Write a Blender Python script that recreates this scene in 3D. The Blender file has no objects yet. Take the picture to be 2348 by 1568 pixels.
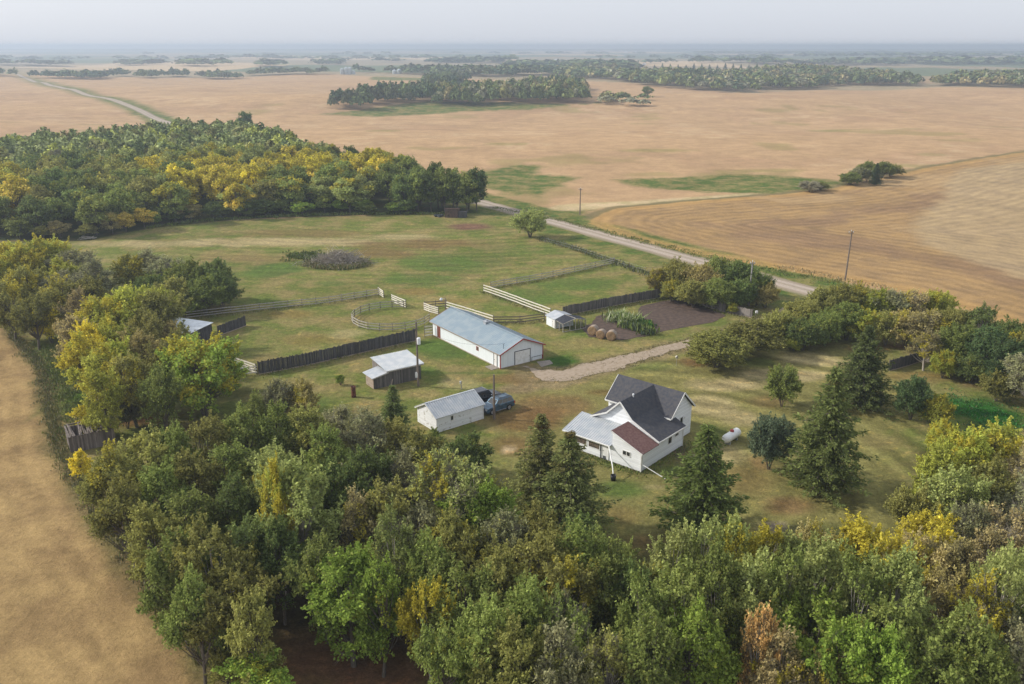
import bpy, math, random
import numpy as np
from mathutils import Vector, Matrix, Euler
R = math.radians
rnd = random.Random(7)
rng = np.random.default_rng(11)
scene = bpy.context.scene
col = scene.collection

# ------------------------------------------------------------------ camera, world, sun, exposure
F_PX, CAM_H, HORIZON = 2000.0, 44.0, 104.0          # the frame measured on a 2347 x 1568 grid
PITCH = math.atan((784 - HORIZON) / F_PX)
CP, SP = math.cos(PITCH), math.sin(PITCH)
cd = bpy.data.cameras.new('camera'); cam = bpy.data.objects.new('camera', cd); col.objects.link(cam)
cam.location = (0, 0, CAM_H); cam.rotation_euler = (math.pi/2 - PITCH, 0, 0)
cd.sensor_width = 36; cd.lens = 36 * F_PX / 2347; cd.clip_start = 0.5; cd.clip_end = 80000
scene.camera = cam
SUN_AZ, SUN_EL = -80.0, 31.0
w = bpy.data.worlds.new('World'); scene.world = w; w.use_nodes = True
nt = w.node_tree; nt.nodes.clear()
sky = nt.nodes.new('ShaderNodeTexSky'); sky.sky_type = 'NISHITA'; sky.sun_disc = False
sky.sun_elevation = R(SUN_EL); sky.sun_rotation = R(SUN_AZ)
sky.altitude = 600; sky.air_density = 1.0; sky.dust_density = 4.0; sky.ozone_density = 2.0
hs = nt.nodes.new('ShaderNodeHueSaturation'); hs.inputs['Saturation'].default_value = 0.40
mixn = nt.nodes.new('ShaderNodeMix'); mixn.data_type = 'RGBA'; mixn.inputs[0].default_value = 0.6
mixn.inputs[7].default_value = (9.0, 9.5, 10.5, 1)
bg = nt.nodes.new('ShaderNodeBackground'); bg.inputs['Strength'].default_value = 0.1
out = nt.nodes.new('ShaderNodeOutputWorld')
nt.links.new(sky.outputs[0], hs.inputs['Color']); nt.links.new(hs.outputs[0], mixn.inputs[6])
nt.links.new(mixn.outputs[2], bg.inputs['Color']); nt.links.new(bg.outputs[0], out.inputs[0])
sd = bpy.data.lights.new('sun', 'SUN'); sd.energy = 3.9; sd.angle = R(2.5); sd.color = (1.0, 0.94, 0.84)
sun = bpy.data.objects.new('sun', sd); col.objects.link(sun)
sdir = Vector((math.sin(R(SUN_AZ))*math.cos(R(SUN_EL)), math.cos(R(SUN_AZ))*math.cos(R(SUN_EL)), math.sin(R(SUN_EL))))
sun.rotation_euler = sdir.to_track_quat('Z', 'Y').to_euler()
sun.location = sdir * 200
scene.view_settings.view_transform = 'Standard'; scene.view_settings.look = 'None'
scene.view_settings.exposure = 0.2; scene.view_settings.gamma = 1.0
scene.cycles.use_preview_denoising = False
scene.cycles.max_bounces = 6; scene.cycles.diffuse_bounces = 4; scene.cycles.transmission_bounces = 4
scene.cycles.volume_bounces = 1; scene.cycles.transparent_max_bounces = 8

# ------------------------------------------------------------------ terrain height and pixel -> ground
def vnoise(x, y, s, seed=0):
    x = np.asarray(x, float)/s; y = np.asarray(y, float)/s
    xi = np.floor(x).astype(np.int64); yi = np.floor(y).astype(np.int64)
    fx = x-xi; fy = y-yi; fx = fx*fx*(3-2*fx); fy = fy*fy*(3-2*fy)
    def h(a, b):
        n = (a*374761393 + b*668265263 + seed*974711) & 0x7fffffff
        n = ((n ^ (n >> 13))*1274126177) & 0x7fffffff
        return ((n ^ (n >> 16)) & 0xffff)/65535.0
    return (h(xi, yi)*(1-fx)+h(xi+1, yi)*fx)*(1-fy)+(h(xi, yi+1)*(1-fx)+h(xi+1, yi+1)*fx)*fy
def hgt(x, y):
    x = np.asarray(x, float); y = np.asarray(y, float)
    d = np.hypot(x*0.9, y)
    m = np.clip((d-270)/330.0, 0, 1); m = m*m*(3-2*m)
    return m*(4.4*(vnoise(x, y, 190, 5)-0.5)*2 + 1.6*(vnoise(x, y, 83, 6)-0.5)*2) * np.clip(3500/(d+1), 0, 1)
def P(x, y, z=0.0):
    """ground position (2-tuple) seen at a frame position, for a point z above the terrain"""
    u = (x-1173.5)/F_PX; v = (784-y)/F_PX
    dy = CP+v*SP; dz = -SP+v*CP
    t0 = (z-CAM_H)/dz
    if t0*dy < 265 or dz > -0.004: return (u*t0, dy*t0)
    ts = np.linspace(t0*0.80, t0*1.25, 400)
    f = CAM_H+dz*ts - z - hgt(u*ts, dy*ts)
    k = np.argmax(f < 0); t = ts[k]
    return (float(u*t), float(dy*t))
def PZ(x, y, z=0.0):
    a = P(x, y, z); return (a[0], a[1], float(hgt(a[0], a[1])))
def depth(gx, gy, z=0.0): return gy*CP + (CAM_H-z)*SP
def lin(r, g, b):
    f = lambda c: (c/255/12.92) if c/255 <= 0.04045 else ((c/255+0.055)/1.055)**2.4
    return (f(r), f(g), f(b))

# ------------------------------------------------------------------ materials
MATS = {}
def nodes(name):
    m = bpy.data.materials.new(name); m.use_nodes = True; t = m.node_tree
    b = t.nodes['Principled BSDF']; MATS[name] = m; return m, t, b
def N(t, typ, **kw):
    n = t.nodes.new(typ)
    for k, v in kw.items():
        if k in n.inputs: n.inputs[k].default_value = v
        else: setattr(n, k, v)
    return n
def mixc(t, a, b, f, blend='MIX'):
    m = t.nodes.new('ShaderNodeMix'); m.data_type = 'RGBA'; m.blend_type = blend
    for idx, v in ((0, f), (6, a), (7, b)):
        if hasattr(v, 'links') or hasattr(v, 'is_linked'): t.links.new(v, m.inputs[idx])
        else: m.inputs[idx].default_value = v if idx == 0 else (tuple(v)+(1,))[:4]
    return m.outputs[2]
def ramp(t, src, a, b, lo=0.0, hi=1.0):
    m = t.nodes.new('ShaderNodeMapRange'); t.links.new(src, m.inputs[0])
    m.inputs[1].default_value = a; m.inputs[2].default_value = b; m.inputs[3].default_value = lo; m.inputs[4].default_value = hi
    return m.outputs[0]
def mat(name, c, rough=0.8, c2=None, scale=1.5, metal=0.0, bump=0.0, bscale=20, stretch=(1, 1, 1), spec=0.3, coat=0, lo=0.42, hi=0.62):
    """object-space noise mixes c and c2; bump from a finer noise"""
    if name in MATS: return MATS[name]
    m, t, b = nodes(name)
    b.inputs['Roughness'].default_value = rough; b.inputs['Metallic'].default_value = metal
    b.inputs['Specular IOR Level'].default_value = spec; b.inputs['Coat Weight'].default_value = coat
    tc = N(t, 'ShaderNodeTexCoord'); mp = N(t, 'ShaderNodeMapping'); mp.inputs['Scale'].default_value = stretch
    t.links.new(tc.outputs['Object'], mp.inputs[0])
    n = N(t, 'ShaderNodeTexNoise', Scale=scale, Detail=5.0); t.links.new(mp.outputs[0], n.inputs['Vector'])
    c2 = c2 or tuple(v*0.8 for v in c)
    t.links.new(mixc(t, c, c2, ramp(t, n.outputs[0], lo, hi)), b.inputs['Base Color'])
    if bump:
        n2 = N(t, 'ShaderNodeTexNoise', Scale=bscale, Detail=4.0); t.links.new(mp.outputs[0], n2.inputs['Vector'])
        bp = N(t, 'ShaderNodeBump', Strength=bump, Distance=0.05); t.links.new(n2.outputs[0], bp.inputs['Height'])
        t.links.new(bp.outputs[0], b.inputs['Normal'])
    return m
def siding(name, c, c2, pitch=0.2, vertical=False, dirt=True, lo=.5, hi=.75, strength=.6, var=None, jt=None):
    """lap siding / boards: real board joints as bump and thin dirt lines"""
    m, t, b = nodes(name); b.inputs['Roughness'].default_value = 0.65; b.inputs['Specular IOR Level'].default_value = 0.25
    tc = N(t, 'ShaderNodeTexCoord'); sp = N(t, 'ShaderNodeSeparateXYZ'); t.links.new(tc.outputs['Object'], sp.inputs[0])
    if vertical:
        a = N(t, 'ShaderNodeMath', operation='ADD'); t.links.new(sp.outputs[0], a.inputs[0]); t.links.new(sp.outputs[1], a.inputs[1]); src = a.outputs[0]
    else: src = sp.outputs[2]
    dv = N(t, 'ShaderNodeMath', operation='DIVIDE'); t.links.new(src, dv.inputs[0]); dv.inputs[1].default_value = pitch
    fr = N(t, 'ShaderNodeMath', operation='FRACT'); t.links.new(dv.outputs[0], fr.inputs[0])
    fl = N(t, 'ShaderNodeMath', operation='FLOOR'); t.links.new(dv.outputs[0], fl.inputs[0])
    wn = N(t, 'ShaderNodeTexWhiteNoise', noise_dimensions='1D'); t.links.new(fl.outputs[0], wn.inputs['W'])
    n = N(t, 'ShaderNodeTexNoise', Scale=1.7, Detail=6.0); mp = N(t, 'ShaderNodeMapping')
    mp.inputs['Scale'].default_value = (4, 4, .7) if vertical else (1, 1, 1.6)
    t.links.new(tc.outputs['Object'], mp.inputs[0]); t.links.new(mp.outputs[0], n.inputs['Vector'])
    base = mixc(t, c, c2, ramp(t, n.outputs[0], lo, hi))
    base = mixc(t, base, ramp(t, wn.outputs['Value'], 0, 1, *(var or ((.55, 1.25) if vertical else (.9, 1.03)))), 1.0, 'MULTIPLY')
    joint = ramp(t, fr.outputs[0], 0.0, 0.14, jt or (0.45 if vertical else 0.72), 1.0)
    base = mixc(t, base, joint, 1.0, 'MULTIPLY')
    t.links.new(base, b.inputs['Base Color'])
    bp = N(t, 'ShaderNodeBump', Strength=strength, Distance=0.03); t.links.new(fr.outputs[0], bp.inputs['Height']); t.links.new(bp.outputs[0], b.inputs['Normal'])
    return m
siding('white_lap_siding', (.87, .89, .92), (.83, .84, .86), .22)
siding('peeling_white_boards', (.81, .82, .84), (.48, .46, .43), .16, lo=.58, hi=.68)
siding('white_barn_sheet', (.72, .76, .79), (.64, .66, .66), .30, True, strength=.15, lo=.55, hi=.8, var=(.97, 1.03), jt=.86)
siding('grey_planks', (.125, .115, .11), (.22, .19, .165), .19, True)
siding('dark_planks', (.075, .072, .078), (.15, .13, .12), .17, True)
siding('pale_boards', (.40, .32, .26), (.27, .21, .17), .14)
siding('weathered_planks', (.27, .24, .22), (.17, .15, .14), .16, True)
M = dict(
 asphalt_shingles=mat('asphalt_shingles', (.052, .056, .070), .9, (.088, .083, .085), 3, bump=.5, bscale=14, lo=.35, hi=.7),
 brown_shingles=mat('brown_shingles', (.125, .062, .058), .9, (.20, .115, .10), 4, bump=.5, bscale=14, lo=.35, hi=.7),
 metal_roof=mat('metal_roof', (.46, .49, .52), .42, (.56, .57, .58), 1.2, metal=.25, spec=.5),
 blue_metal_roof=mat('blue_metal_roof', (.26, .33, .38), .45, (.32, .38, .41), .8, metal=.3, spec=.5),
 trim_white=mat('trim_white', (.76, .76, .75), .5, (.66, .65, .62), 2),
 red_trim=mat('red_trim', (.33, .045, .04), .6, (.25, .05, .04), 3),
 red_door=mat('red_door', (.22, .06, .035), .7, (.10, .05, .035), 4),
 dark_metal=mat('dark_metal', (.05, .055, .06), .5, metal=.4),
 glass=mat('glass', (.025, .03, .035), .08, (.05, .045, .04), 1.2, spec=.6),
 window_dark=mat('window_dark', (.06, .05, .045), .2, (.16, .12, .09), 2.5, spec=.5),
 concrete=mat('concrete', (.30, .26, .22), .9, (.22, .19, .16), 5, bump=.3),
 old_rail=mat('old_rail', (.44, .41, .36), .8, (.30, .27, .23), 6, stretch=(1, 1, 1)),
 white_rail=mat('white_rail', (.74, .70, .62), .7, (.6, .55, .46), 5),
 post_wood=mat('post_wood', (.17, .14, .115), .85, (.10, .085, .07), 8),
 pole_wood=mat('pole_wood', (.20, .16, .13), .85, (.13, .105, .09), 5, stretch=(6, 6, .6)),
 pole_grey=mat('pole_grey', (.36, .34, .33), .8, (.26, .24, .23), 5, stretch=(6, 6, .6)),
 galv=mat('galv', (.45, .47, .5), .4, metal=.4), lamp=mat('lamp', (.75, .76, .78), .35),
 rust=mat('rust', (.16, .055, .03), .85, (.075, .03, .022), 6, bump=.3),
 tank_white=mat('tank_white', (.78, .78, .76), .3, (.7, .7, .68), 3, coat=.3), cap_red=mat('cap_red', (.42, .06, .05), .5),
 black_plastic=mat('black_plastic', (.018, .018, .02), .45),
 straw=mat('straw', (.33, .22, .12), .95, (.20, .13, .075), 14, bump=1.0, bscale=60, stretch=(1, 1, 1)),
 straw_top=mat('straw_top', (.38, .31, .25), .95, (.25, .195, .15), 10, bump=1.0, bscale=50),
 paint_blue=mat('paint_blue', (.06, .12, .18), .3, (.04, .075, .11), 2, metal=.35, coat=.6),
 paint_black=mat('paint_black', (.018, .020, .026), .25, (.014, .015, .02), 2, metal=.2, coat=.7),
 tyre=mat('tyre', (.02, .02, .02), .8), rim=mat('rim', (.5, .5, .52), .35, metal=.6),
 headlight=mat('headlight', (.6, .62, .64), .15, spec=.7), taillight=mat('taillight', (.35, .03, .02), .3),
 chrome=mat('chrome', (.6, .6, .62), .25, metal=.8), plastic_grey=mat('plastic_grey', (.08, .085, .09), .6),
 mesh_tarp=mat('mesh_tarp', (.035, .04, .05), .95, (.07, .07, .08), 5, spec=.05),
 bark=mat('bark', (.15, .125, .10), .9, (.09, .075, .06), 6, stretch=(3, 3, 1)),
 bark_pale=mat('bark_pale', (.42, .38, .32), .9, (.25, .22, .19), 5, stretch=(2, 2, 3)),
 twig=mat('twig', (.23, .21, .165), .95, (.18, .16, .125), 4),
 bin_metal=mat('bin_metal', (.5, .56, .58), .4, metal=.3), grey_boards=MATS['grey_planks'])
def leaf_mat(name, ycol):
    m = bpy.data.materials.new(name); m.use_nodes = True; t = m.node_tree; t.nodes.clear(); MATS[name] = m
    o = N(t, 'ShaderNodeOutputMaterial'); oi = N(t, 'ShaderNodeObjectInfo'); at = N(t, 'ShaderNodeAttribute', attribute_name='lv')
    sp = N(t, 'ShaderNodeSeparateColor'); t.links.new(at.outputs['Color'], sp.inputs[0])
    d = N(t, 'ShaderNodeMath', operation='SUBTRACT'); t.links.new(oi.outputs['Alpha'], d.inputs[0]); t.links.new(sp.outputs[1], d.inputs[1])
    f = ramp(t, d.outputs[0], -.08, .14)
    c = mixc(t, oi.outputs['Color'], ycol, f)
    c = mixc(t, c, (.22, .18, .07), ramp(t, sp.outputs[2], .86, 1.0, 0, .5))
    c = mixc(t, c, ramp(t, sp.outputs[0], 0, 1, .5, 1.75), 1.0, 'MULTIPLY')
    c = mixc(t, c, ramp(t, oi.outputs['Random'], 0, 1, .82, 1.18), 1.0, 'MULTIPLY')
    df = N(t, 'ShaderNodeBsdfDiffuse'); tr = N(t, 'ShaderNodeBsdfTranslucent'); mx = N(t, 'ShaderNodeMixShader'); mx.inputs[0].default_value = .42
    t.links.new(c, df.inputs[0]); t.links.new(c, tr.inputs[0]); t.links.new(df.outputs[0], mx.inputs[1]); t.links.new(tr.outputs[0], mx.inputs[2])
    t.links.new(mx.outputs[0], o.inputs[0]); return m
LEAF = leaf_mat('leaves', (.46, .40, .055))
def vcol_mat(name, noise_scale=3.0, rough=.95):
    m, t, b = nodes(name); b.inputs['Roughness'].default_value = rough; b.inputs['Specular IOR Level'].default_value = .1
    at = N(t, 'ShaderNodeAttribute', attribute_name='Col'); t.links.new(at.outputs['Color'], b.inputs['Base Color']); return m
FARLEAF = vcol_mat('far_leaves')

# ------------------------------------------------------------------ object helpers
def tag(o, label=None, cat=None, group=None, kind=None):
    if label: o['label'] = label
    if cat: o['category'] = cat
    if group: o['group'] = group
    if kind: o['kind'] = kind
    return o
def thing(name, label, cat, loc=(0, 0, 0), rz=0.0, group=None):
    o = bpy.data.objects.new(name, None); col.objects.link(o); o.location = loc; o.rotation_euler = (0, 0, rz)
    o.empty_display_size = .3
    return tag(o, label, cat, group)
def link(name, me, parent=None):
    o = bpy.data.objects.new(name, me); col.objects.link(o)
    if parent is not None: o.parent = parent
    return o
class MB:
    def __init__(s): s.v = []; s.f = []; s.mi = []; s.m = 0; s.smooth = False
    def add(s, vs, fs):
        n = len(s.v); s.v += [tuple(map(float, q)) for q in vs]; s.f += [tuple(n+i for i in f) for f in fs]; s.mi += [s.m]*len(fs); return s
    def box(s, x0, x1, y0, y1, z0, z1):
        return s.add([(x0, y0, z0), (x1, y0, z0), (x1, y1, z0), (x0, y1, z0), (x0, y0, z1), (x1, y0, z1), (x1, y1, z1), (x0, y1, z1)],
                     [(0, 3, 2, 1), (4, 5, 6, 7), (0, 1, 5, 4), (1, 2, 6, 5), (2, 3, 7, 6), (3, 0, 4, 7)])
    def bar(s, a, b, wd, ht=None, up=(0, 0, 1)):
        a = Vector(a); b = Vector(b); ht = ht or wd; d = (b-a).normalized(); u = Vector(up)
        if abs(d.dot(u)) > .95: u = Vector((1, 0, 0))
        sx = d.cross(u).normalized()*wd/2; sz = sx.cross(d).normalized()*ht/2
        vs = [a-sx-sz, a+sx-sz, a+sx+sz, a-sx+sz, b-sx-sz, b+sx-sz, b+sx+sz, b-sx+sz]
        return s.add(vs, [(3, 2, 1, 0), (4, 5, 6, 7), (0, 1, 5, 4), (1, 2, 6, 5), (2, 3, 7, 6), (3, 0, 4, 7)])
    def slab(s, c, t=.08):
        c = [Vector(q) for q in c]; n = (c[1]-c[0]).cross(c[2]-c[1]).normalized()
        if n.z < 0: c.reverse(); n = -n
        k = len(c); vs = c+[q-n*t for q in c]
        return s.add(vs, [tuple(range(k)), tuple(range(2*k-1, k-1, -1))]+[(i, i+k, (i+1) % k+k, (i+1) % k) for i in range(k)])
    def ribs(s, a, b, c, d, n, wd=.04, ht=.03):
        a, b, c, d = map(Vector, (a, b, c, d)); nn = (b-a).cross(c-b).normalized()
        if nn.z < 0: nn = -nn
        for i in range(n+1):
            f = i/n; s.bar(a.lerp(b, f)+nn*(ht/2-.002), d.lerp(c, f)+nn*(ht/2-.002), wd, ht, nn)
        return s
    def prism(s, prof, x0, x1, axis='x'):
        """prof: 2-D outline of the other two axes, extruded along axis"""
        k = len(prof)
        f = (lambda x, p: (x, p[0], p[1])) if axis == 'x' else ((lambda x, p: (p[0], x, p[1])) if axis == 'y' else (lambda x, p: (p[0], p[1], x)))
        vs = [f(x0, p) for p in prof]+[f(x1, p) for p in prof]
        return s.add(vs, [tuple(range(k-1, -1, -1)), tuple(range(k, 2*k))]+[(i, (i+1) % k, (i+1) % k+k, i+k) for i in range(k)])
    def tube(s, a, b, r0, r1=None, n=10, cap=True):
        a = Vector(a); b = Vector(b); r1 = r0 if r1 is None else r1; d = (b-a).normalized()
        u = d.orthogonal().normalized(); w_ = d.cross(u)
        ring = lambda c, r: [c+(u*math.cos(2*math.pi*i/n)+w_*math.sin(2*math.pi*i/n))*r for i in range(n)]
        fs = [(i, (i+1) % n, (i+1) % n+n, i+n) for i in range(n)]
        if cap: fs += [tuple(range(n-1, -1, -1)), tuple(range(n, 2*n))]
        return s.add(ring(a, r0)+ring(b, r1), fs)
    def lathe(s, prof, c=(0, 0, 0), n=20, axis='z'):
        vs = []; k = len(prof)
        for r, h in prof:
            for i in range(n):
                a = 2*math.pi*i/n; x, y, z = r*math.cos(a), r*math.sin(a), h
                if axis == 'x': x, y, z = h, x, y
                if axis == 'y': x, y, z = y, h, x
                vs.append((c[0]+x, c[1]+y, c[2]+z))
        fs = [(j*n+i, j*n+(i+1) % n, (j+1)*n+(i+1) % n, (j+1)*n+i) for j in range(k-1) for i in range(n)]
        return s.add(vs, fs)
    def mesh(s, name, *mats):
        me = bpy.data.meshes.new(name); me.from_pydata(s.v, [], s.f)
        for q in mats: me.materials.append(q)
        if len(mats) > 1: me.polygons.foreach_set('material_index', s.mi)
        if s.smooth: me.shade_smooth()
        me.update(); return me
    def build(s, name, m, parent=None):
        ms = m if isinstance(m, (list, tuple)) else [m]
        return link(name, s.mesh(name, *ms), parent)
def np_mesh(name, V, Fq, mats, lv=None, attr='lv', mi=None, smooth=False):
    """V (n,3); Fq (m,4) quads"""
    me = bpy.data.meshes.new(name); nf = len(Fq)
    me.vertices.add(len(V)); me.vertices.foreach_set('co', np.asarray(V, np.float32).ravel())
    me.loops.add(nf*4); me.loops.foreach_set('vertex_index', np.asarray(Fq, np.int32).ravel())
    me.polygons.add(nf); me.polygons.foreach_set('loop_start', np.arange(0, nf*4, 4, dtype=np.int32))
    if mi is not None: me.polygons.foreach_set('material_index', np.asarray(mi, np.int32))
    for m in mats: me.materials.append(m)
    me.update(calc_edges=True)
    if lv is not None:
        a = me.attributes.new(attr, 'FLOAT_COLOR', 'POINT'); c = np.ones((len(V), 4), np.float32); c[:, :3] = lv; a.data.foreach_set('color', c.ravel())
    me.polygons.foreach_set('use_smooth', [smooth]*nf)
    return me

# ------------------------------------------------------------------ ground sheet
def W(pts): return np.array([P(*q) for q in pts])
def inside(poly, X, Y):
    r = np.zeros(X.shape, bool); n = len(poly)
    for i in range(n):
        x1, y1 = poly[i]; x2, y2 = poly[(i+1) % n]
        if y1 == y2: continue
        c = ((y1 > Y) != (y2 > Y)) & (X < (x2-x1)*(Y-y1)/(y2-y1)+x1); r ^= c
    return r
def dseg(line, X, Y, closed=False):
    D = np.full(X.shape, 1e9); n = len(line)
    for i in range(n if closed else n-1):
        a = line[i]; b = line[(i+1) % n]; dx, dy = b[0]-a[0], b[1]-a[1]; L2 = dx*dx+dy*dy+1e-9
        t = np.clip(((X-a[0])*dx+(Y-a[1])*dy)/L2, 0, 1)
        D = np.minimum(D, np.hypot(X-a[0]-t*dx, Y-a[1]-t*dy))
    return D
def axis(lo, hi, step, far_lo, far_hi, g):
    a = list(np.arange(lo, hi, step)); s = step; v = a[-1]
    while v < far_hi: s *= g; v += s; a.append(v)
    s = step; v = a[0]; b = []
    while v > far_lo: s *= g; v -= s; b.append(v)
    return np.array(b[::-1]+a)
gx = axis(-105, 105, .75, -26000, 26000, 1.022); gy = axis(40, 262, .75, -400, 42000, 1.018)
X, Y = np.meshgrid(gx, gy); GS = X.shape; X = X.ravel(); Y = Y.ravel()
def sm(v, a, b): t = np.clip((v-a)/(b-a), 0, 1); return t*t*(3-2*t)
fb = lambda s, seed: vnoise(X, Y, s, seed)*.5+vnoise(X, Y, s/2.3, seed+50)*.3+vnoise(X, Y, s/5.1, seed+90)*.2
n_big, n_mid, n_sml = fb(60, 1), fb(16, 2), fb(4.5, 3)
A_ = np.zeros((len(X), 3)); B_ = np.zeros((len(X), 3)); ROW = np.zeros(len(X)); AMP = np.zeros(len(X)); TUF = np.zeros(len(X))
SMO = np.full(len(X), .42)
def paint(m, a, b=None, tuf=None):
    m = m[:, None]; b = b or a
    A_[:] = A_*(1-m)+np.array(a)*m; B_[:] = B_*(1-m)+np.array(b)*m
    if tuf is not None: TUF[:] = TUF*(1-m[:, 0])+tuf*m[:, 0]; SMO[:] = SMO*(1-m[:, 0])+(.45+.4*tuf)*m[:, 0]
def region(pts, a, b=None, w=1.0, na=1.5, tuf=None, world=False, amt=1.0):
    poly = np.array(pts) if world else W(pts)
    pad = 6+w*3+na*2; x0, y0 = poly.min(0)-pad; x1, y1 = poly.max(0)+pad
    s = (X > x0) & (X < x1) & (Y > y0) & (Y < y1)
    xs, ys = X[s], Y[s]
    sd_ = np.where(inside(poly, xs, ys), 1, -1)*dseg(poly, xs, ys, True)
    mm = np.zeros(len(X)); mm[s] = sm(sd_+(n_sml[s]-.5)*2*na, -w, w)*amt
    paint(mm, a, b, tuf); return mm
def blob(cx, cy, rx, ry, a, amt=.8, b=None, seed=0):
    c = P(cx, cy); r1 = abs(P(cx+rx, cy)[0]-c[0]); r2 = abs(P(cx, cy-ry)[1]-P(cx, cy+ry)[1])/2
    q = ((X-c[0])/r1)**2+((Y-c[1])/r2)**2
    m = sm(1.35-q+(n_mid-.5)*1.6+(n_sml-.5)*1.2, 0, 1.2)*amt
    paint(m, a, b or tuple(v*.8 for v in a))
TAN, TAN2 = lin(184, 148, 114), lin(164, 130, 102)
FAR1, FAR2 = lin(180, 149, 112), lin(168, 138, 104)
GRASS, GRASS2 = lin(102, 110, 54), lin(134, 122, 78)
LUSH = lin(86, 108, 50); DRY = lin(170, 154, 112); BROWN = lin(122, 100, 66); PALE = lin(192, 170, 134)
STUB, STUB2 = lin(162, 132, 90), lin(146, 120, 86); SOIL = lin(88, 74, 68); WEED = lin(80, 98, 44)
# the far patchwork: fields of 800 m with pale, brown and green crops
cell = vnoise(np.floor(X/520)*520, np.floor((Y+X*.35)/700)*700, 1.7, 33)
A_[:] = np.array(lin(158, 140, 112)); B_[:] = np.array(lin(138, 128, 100))
paint((cell > .45)*1.0*(Y > 1300), lin(106, 116, 86), lin(96, 106, 78)); paint((cell > .75)*1.0*(Y > 1300), lin(196, 172, 138), lin(180, 156, 120))
near = (Y < 1500)*1.0*(sm(Y, 1500, 1460))
far_edge = W([(-900, 176), (250, 177), (760, 169), (1050, 180), (1440, 190), (1720, 214), (1850, 208), (2150, 200), (2347, 203), (3300, 205), (3300, 1500), (-900, 1500)])
region(far_edge, FAR1, FAR2, w=6, na=8, world=True)
paint(sm(n_big+(n_mid-.5)*.4, .50, .74)*.5*(Y < 1250), TAN2, lin(150, 124, 94))
paint(sm(fb(34, 8), .60, .74)*.4*(Y < 800), PALE, TAN)
paint(sm(fb(45, 9), .66, .76)*.5*(Y < 700), lin(128, 122, 70), lin(140, 124, 80))
# green tongues and low spots in the wheat
for q in ([(1095, 398), (1190, 378), (1240, 380), (1225, 398), (1330, 408), (1270, 430), (1230, 452), (1170, 446), (1110, 425)],
          [(1410, 412), (1520, 408), (1700, 400), (1800, 404), (1905, 412), (1960, 420), (1850, 438), (1740, 446), (1600, 440), (1440, 425)],
          [(1120, 470), (1260, 478), (1360, 480), (1345, 505), (1300, 512), (1240, 500), (1160, 484)],
          [(730, 262), (980, 232), (1340, 240), (1490, 224), (1400, 232), (1200, 252), (1060, 256), (850, 268)],
          [(850, 176), (1010, 180), (1000, 186), (850, 183)]): region(q, WEED, GRASS2, w=3, na=3.5, tuf=1)
region([(1230, 482), (1300, 468), (1500, 458), (1720, 443), (1760, 446), (1600, 462), (1400, 475), (1320, 484)], PALE, DRY, w=1.6, na=1.5)
for q in ((1500, 345, 90, 4), (1900, 300, 60, 3), (1150, 330, 60, 3), (880, 300, 50, 3), (2100, 380, 110, 4), (1750, 392, 120, 5)): blob(*q, lin(136, 128, 74), .6)
# left foreground field edge and the stubble field on the right
LF = [(-2600, 640), (-400, 700), (0, 712), (40, 775), (95, 845), (115, 930), (130, 1020), (170, 1100), (225, 1190), (305, 1300), (395, 1420), (480, 1530), (560, 1700), (560, 2900), (-2600, 2900)]
ST = [(1350, 512), (1362, 494), (1400, 478), (1560, 462), (1780, 446), (1900, 432), (1990, 412), (2120, 384), (2347, 348), (2900, 280), (3600, 330), (3600, 900), (2700, 900), (2347, 758), (2220, 712), (2080, 672), (1940, 645), (1700, 603), (1560, 578), (1440, 548), (1385, 528)]
region(ST, STUB, STUB2, w=.8, na=1.2)
# the yard: one large mown and grazed area
YARD = [(-100, 560), (180, 546), (360, 520), (560, 503), (900, 492), (1110, 486), (1190, 503), (1260, 525), (1400, 570), (1550, 610), (1760, 660), (1960, 700), (2150, 760), (2600, 900), (2900, 1300), (2600, 2600), (620, 2600), (520, 1600), (395, 1420), (305, 1300), (225, 1190), (170, 1100), (130, 1020), (115, 930), (95, 845), (30, 760), (-60, 690)]
region(YARD, GRASS, GRASS2, w=1, na=1, tuf=1)
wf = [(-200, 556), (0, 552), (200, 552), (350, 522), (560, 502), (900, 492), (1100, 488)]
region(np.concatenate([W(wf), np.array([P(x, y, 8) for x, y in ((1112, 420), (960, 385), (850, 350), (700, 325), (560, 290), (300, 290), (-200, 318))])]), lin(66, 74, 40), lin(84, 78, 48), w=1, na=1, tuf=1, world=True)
mfl = region(LF, lin(164, 138, 94), lin(140, 116, 80), w=.7, na=1.3, tuf=0)
# ditch verges of the road
RD0, RD1 = np.array(P(1840, 664)), np.array(P(330, 258)); rd = (RD1-RD0)/np.linalg.norm(RD1-RD0); rn = np.array((-rd[1], rd[0]))
soff = (X-RD0[0])*rn[0]+(Y-RD0[1])*rn[1]; along = (X-RD0[0])*rd[0]+(Y-RD0[1])*rd[1]
mv = sm(np.abs(soff+1.0)+(n_sml-.5)*3, 11.5, 8.5)*(Y > 100)*sm(along, 1500, 1200)
paint(mv, WEED, lin(128, 120, 72), 1)
region([(1180, 905), (1230, 880), (1400, 850), (1600, 800), (1800, 790), (1960, 765), (2130, 860), (2150, 900), (2060, 1000), (2080, 1200), (1900, 1260), (1500, 1290), (1380, 1150), (1150, 1050), (1130, 960)], lin(136, 124, 80), lin(112, 112, 62), w=3, na=4, tuf=1, world=False, amt=.62)
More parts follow.
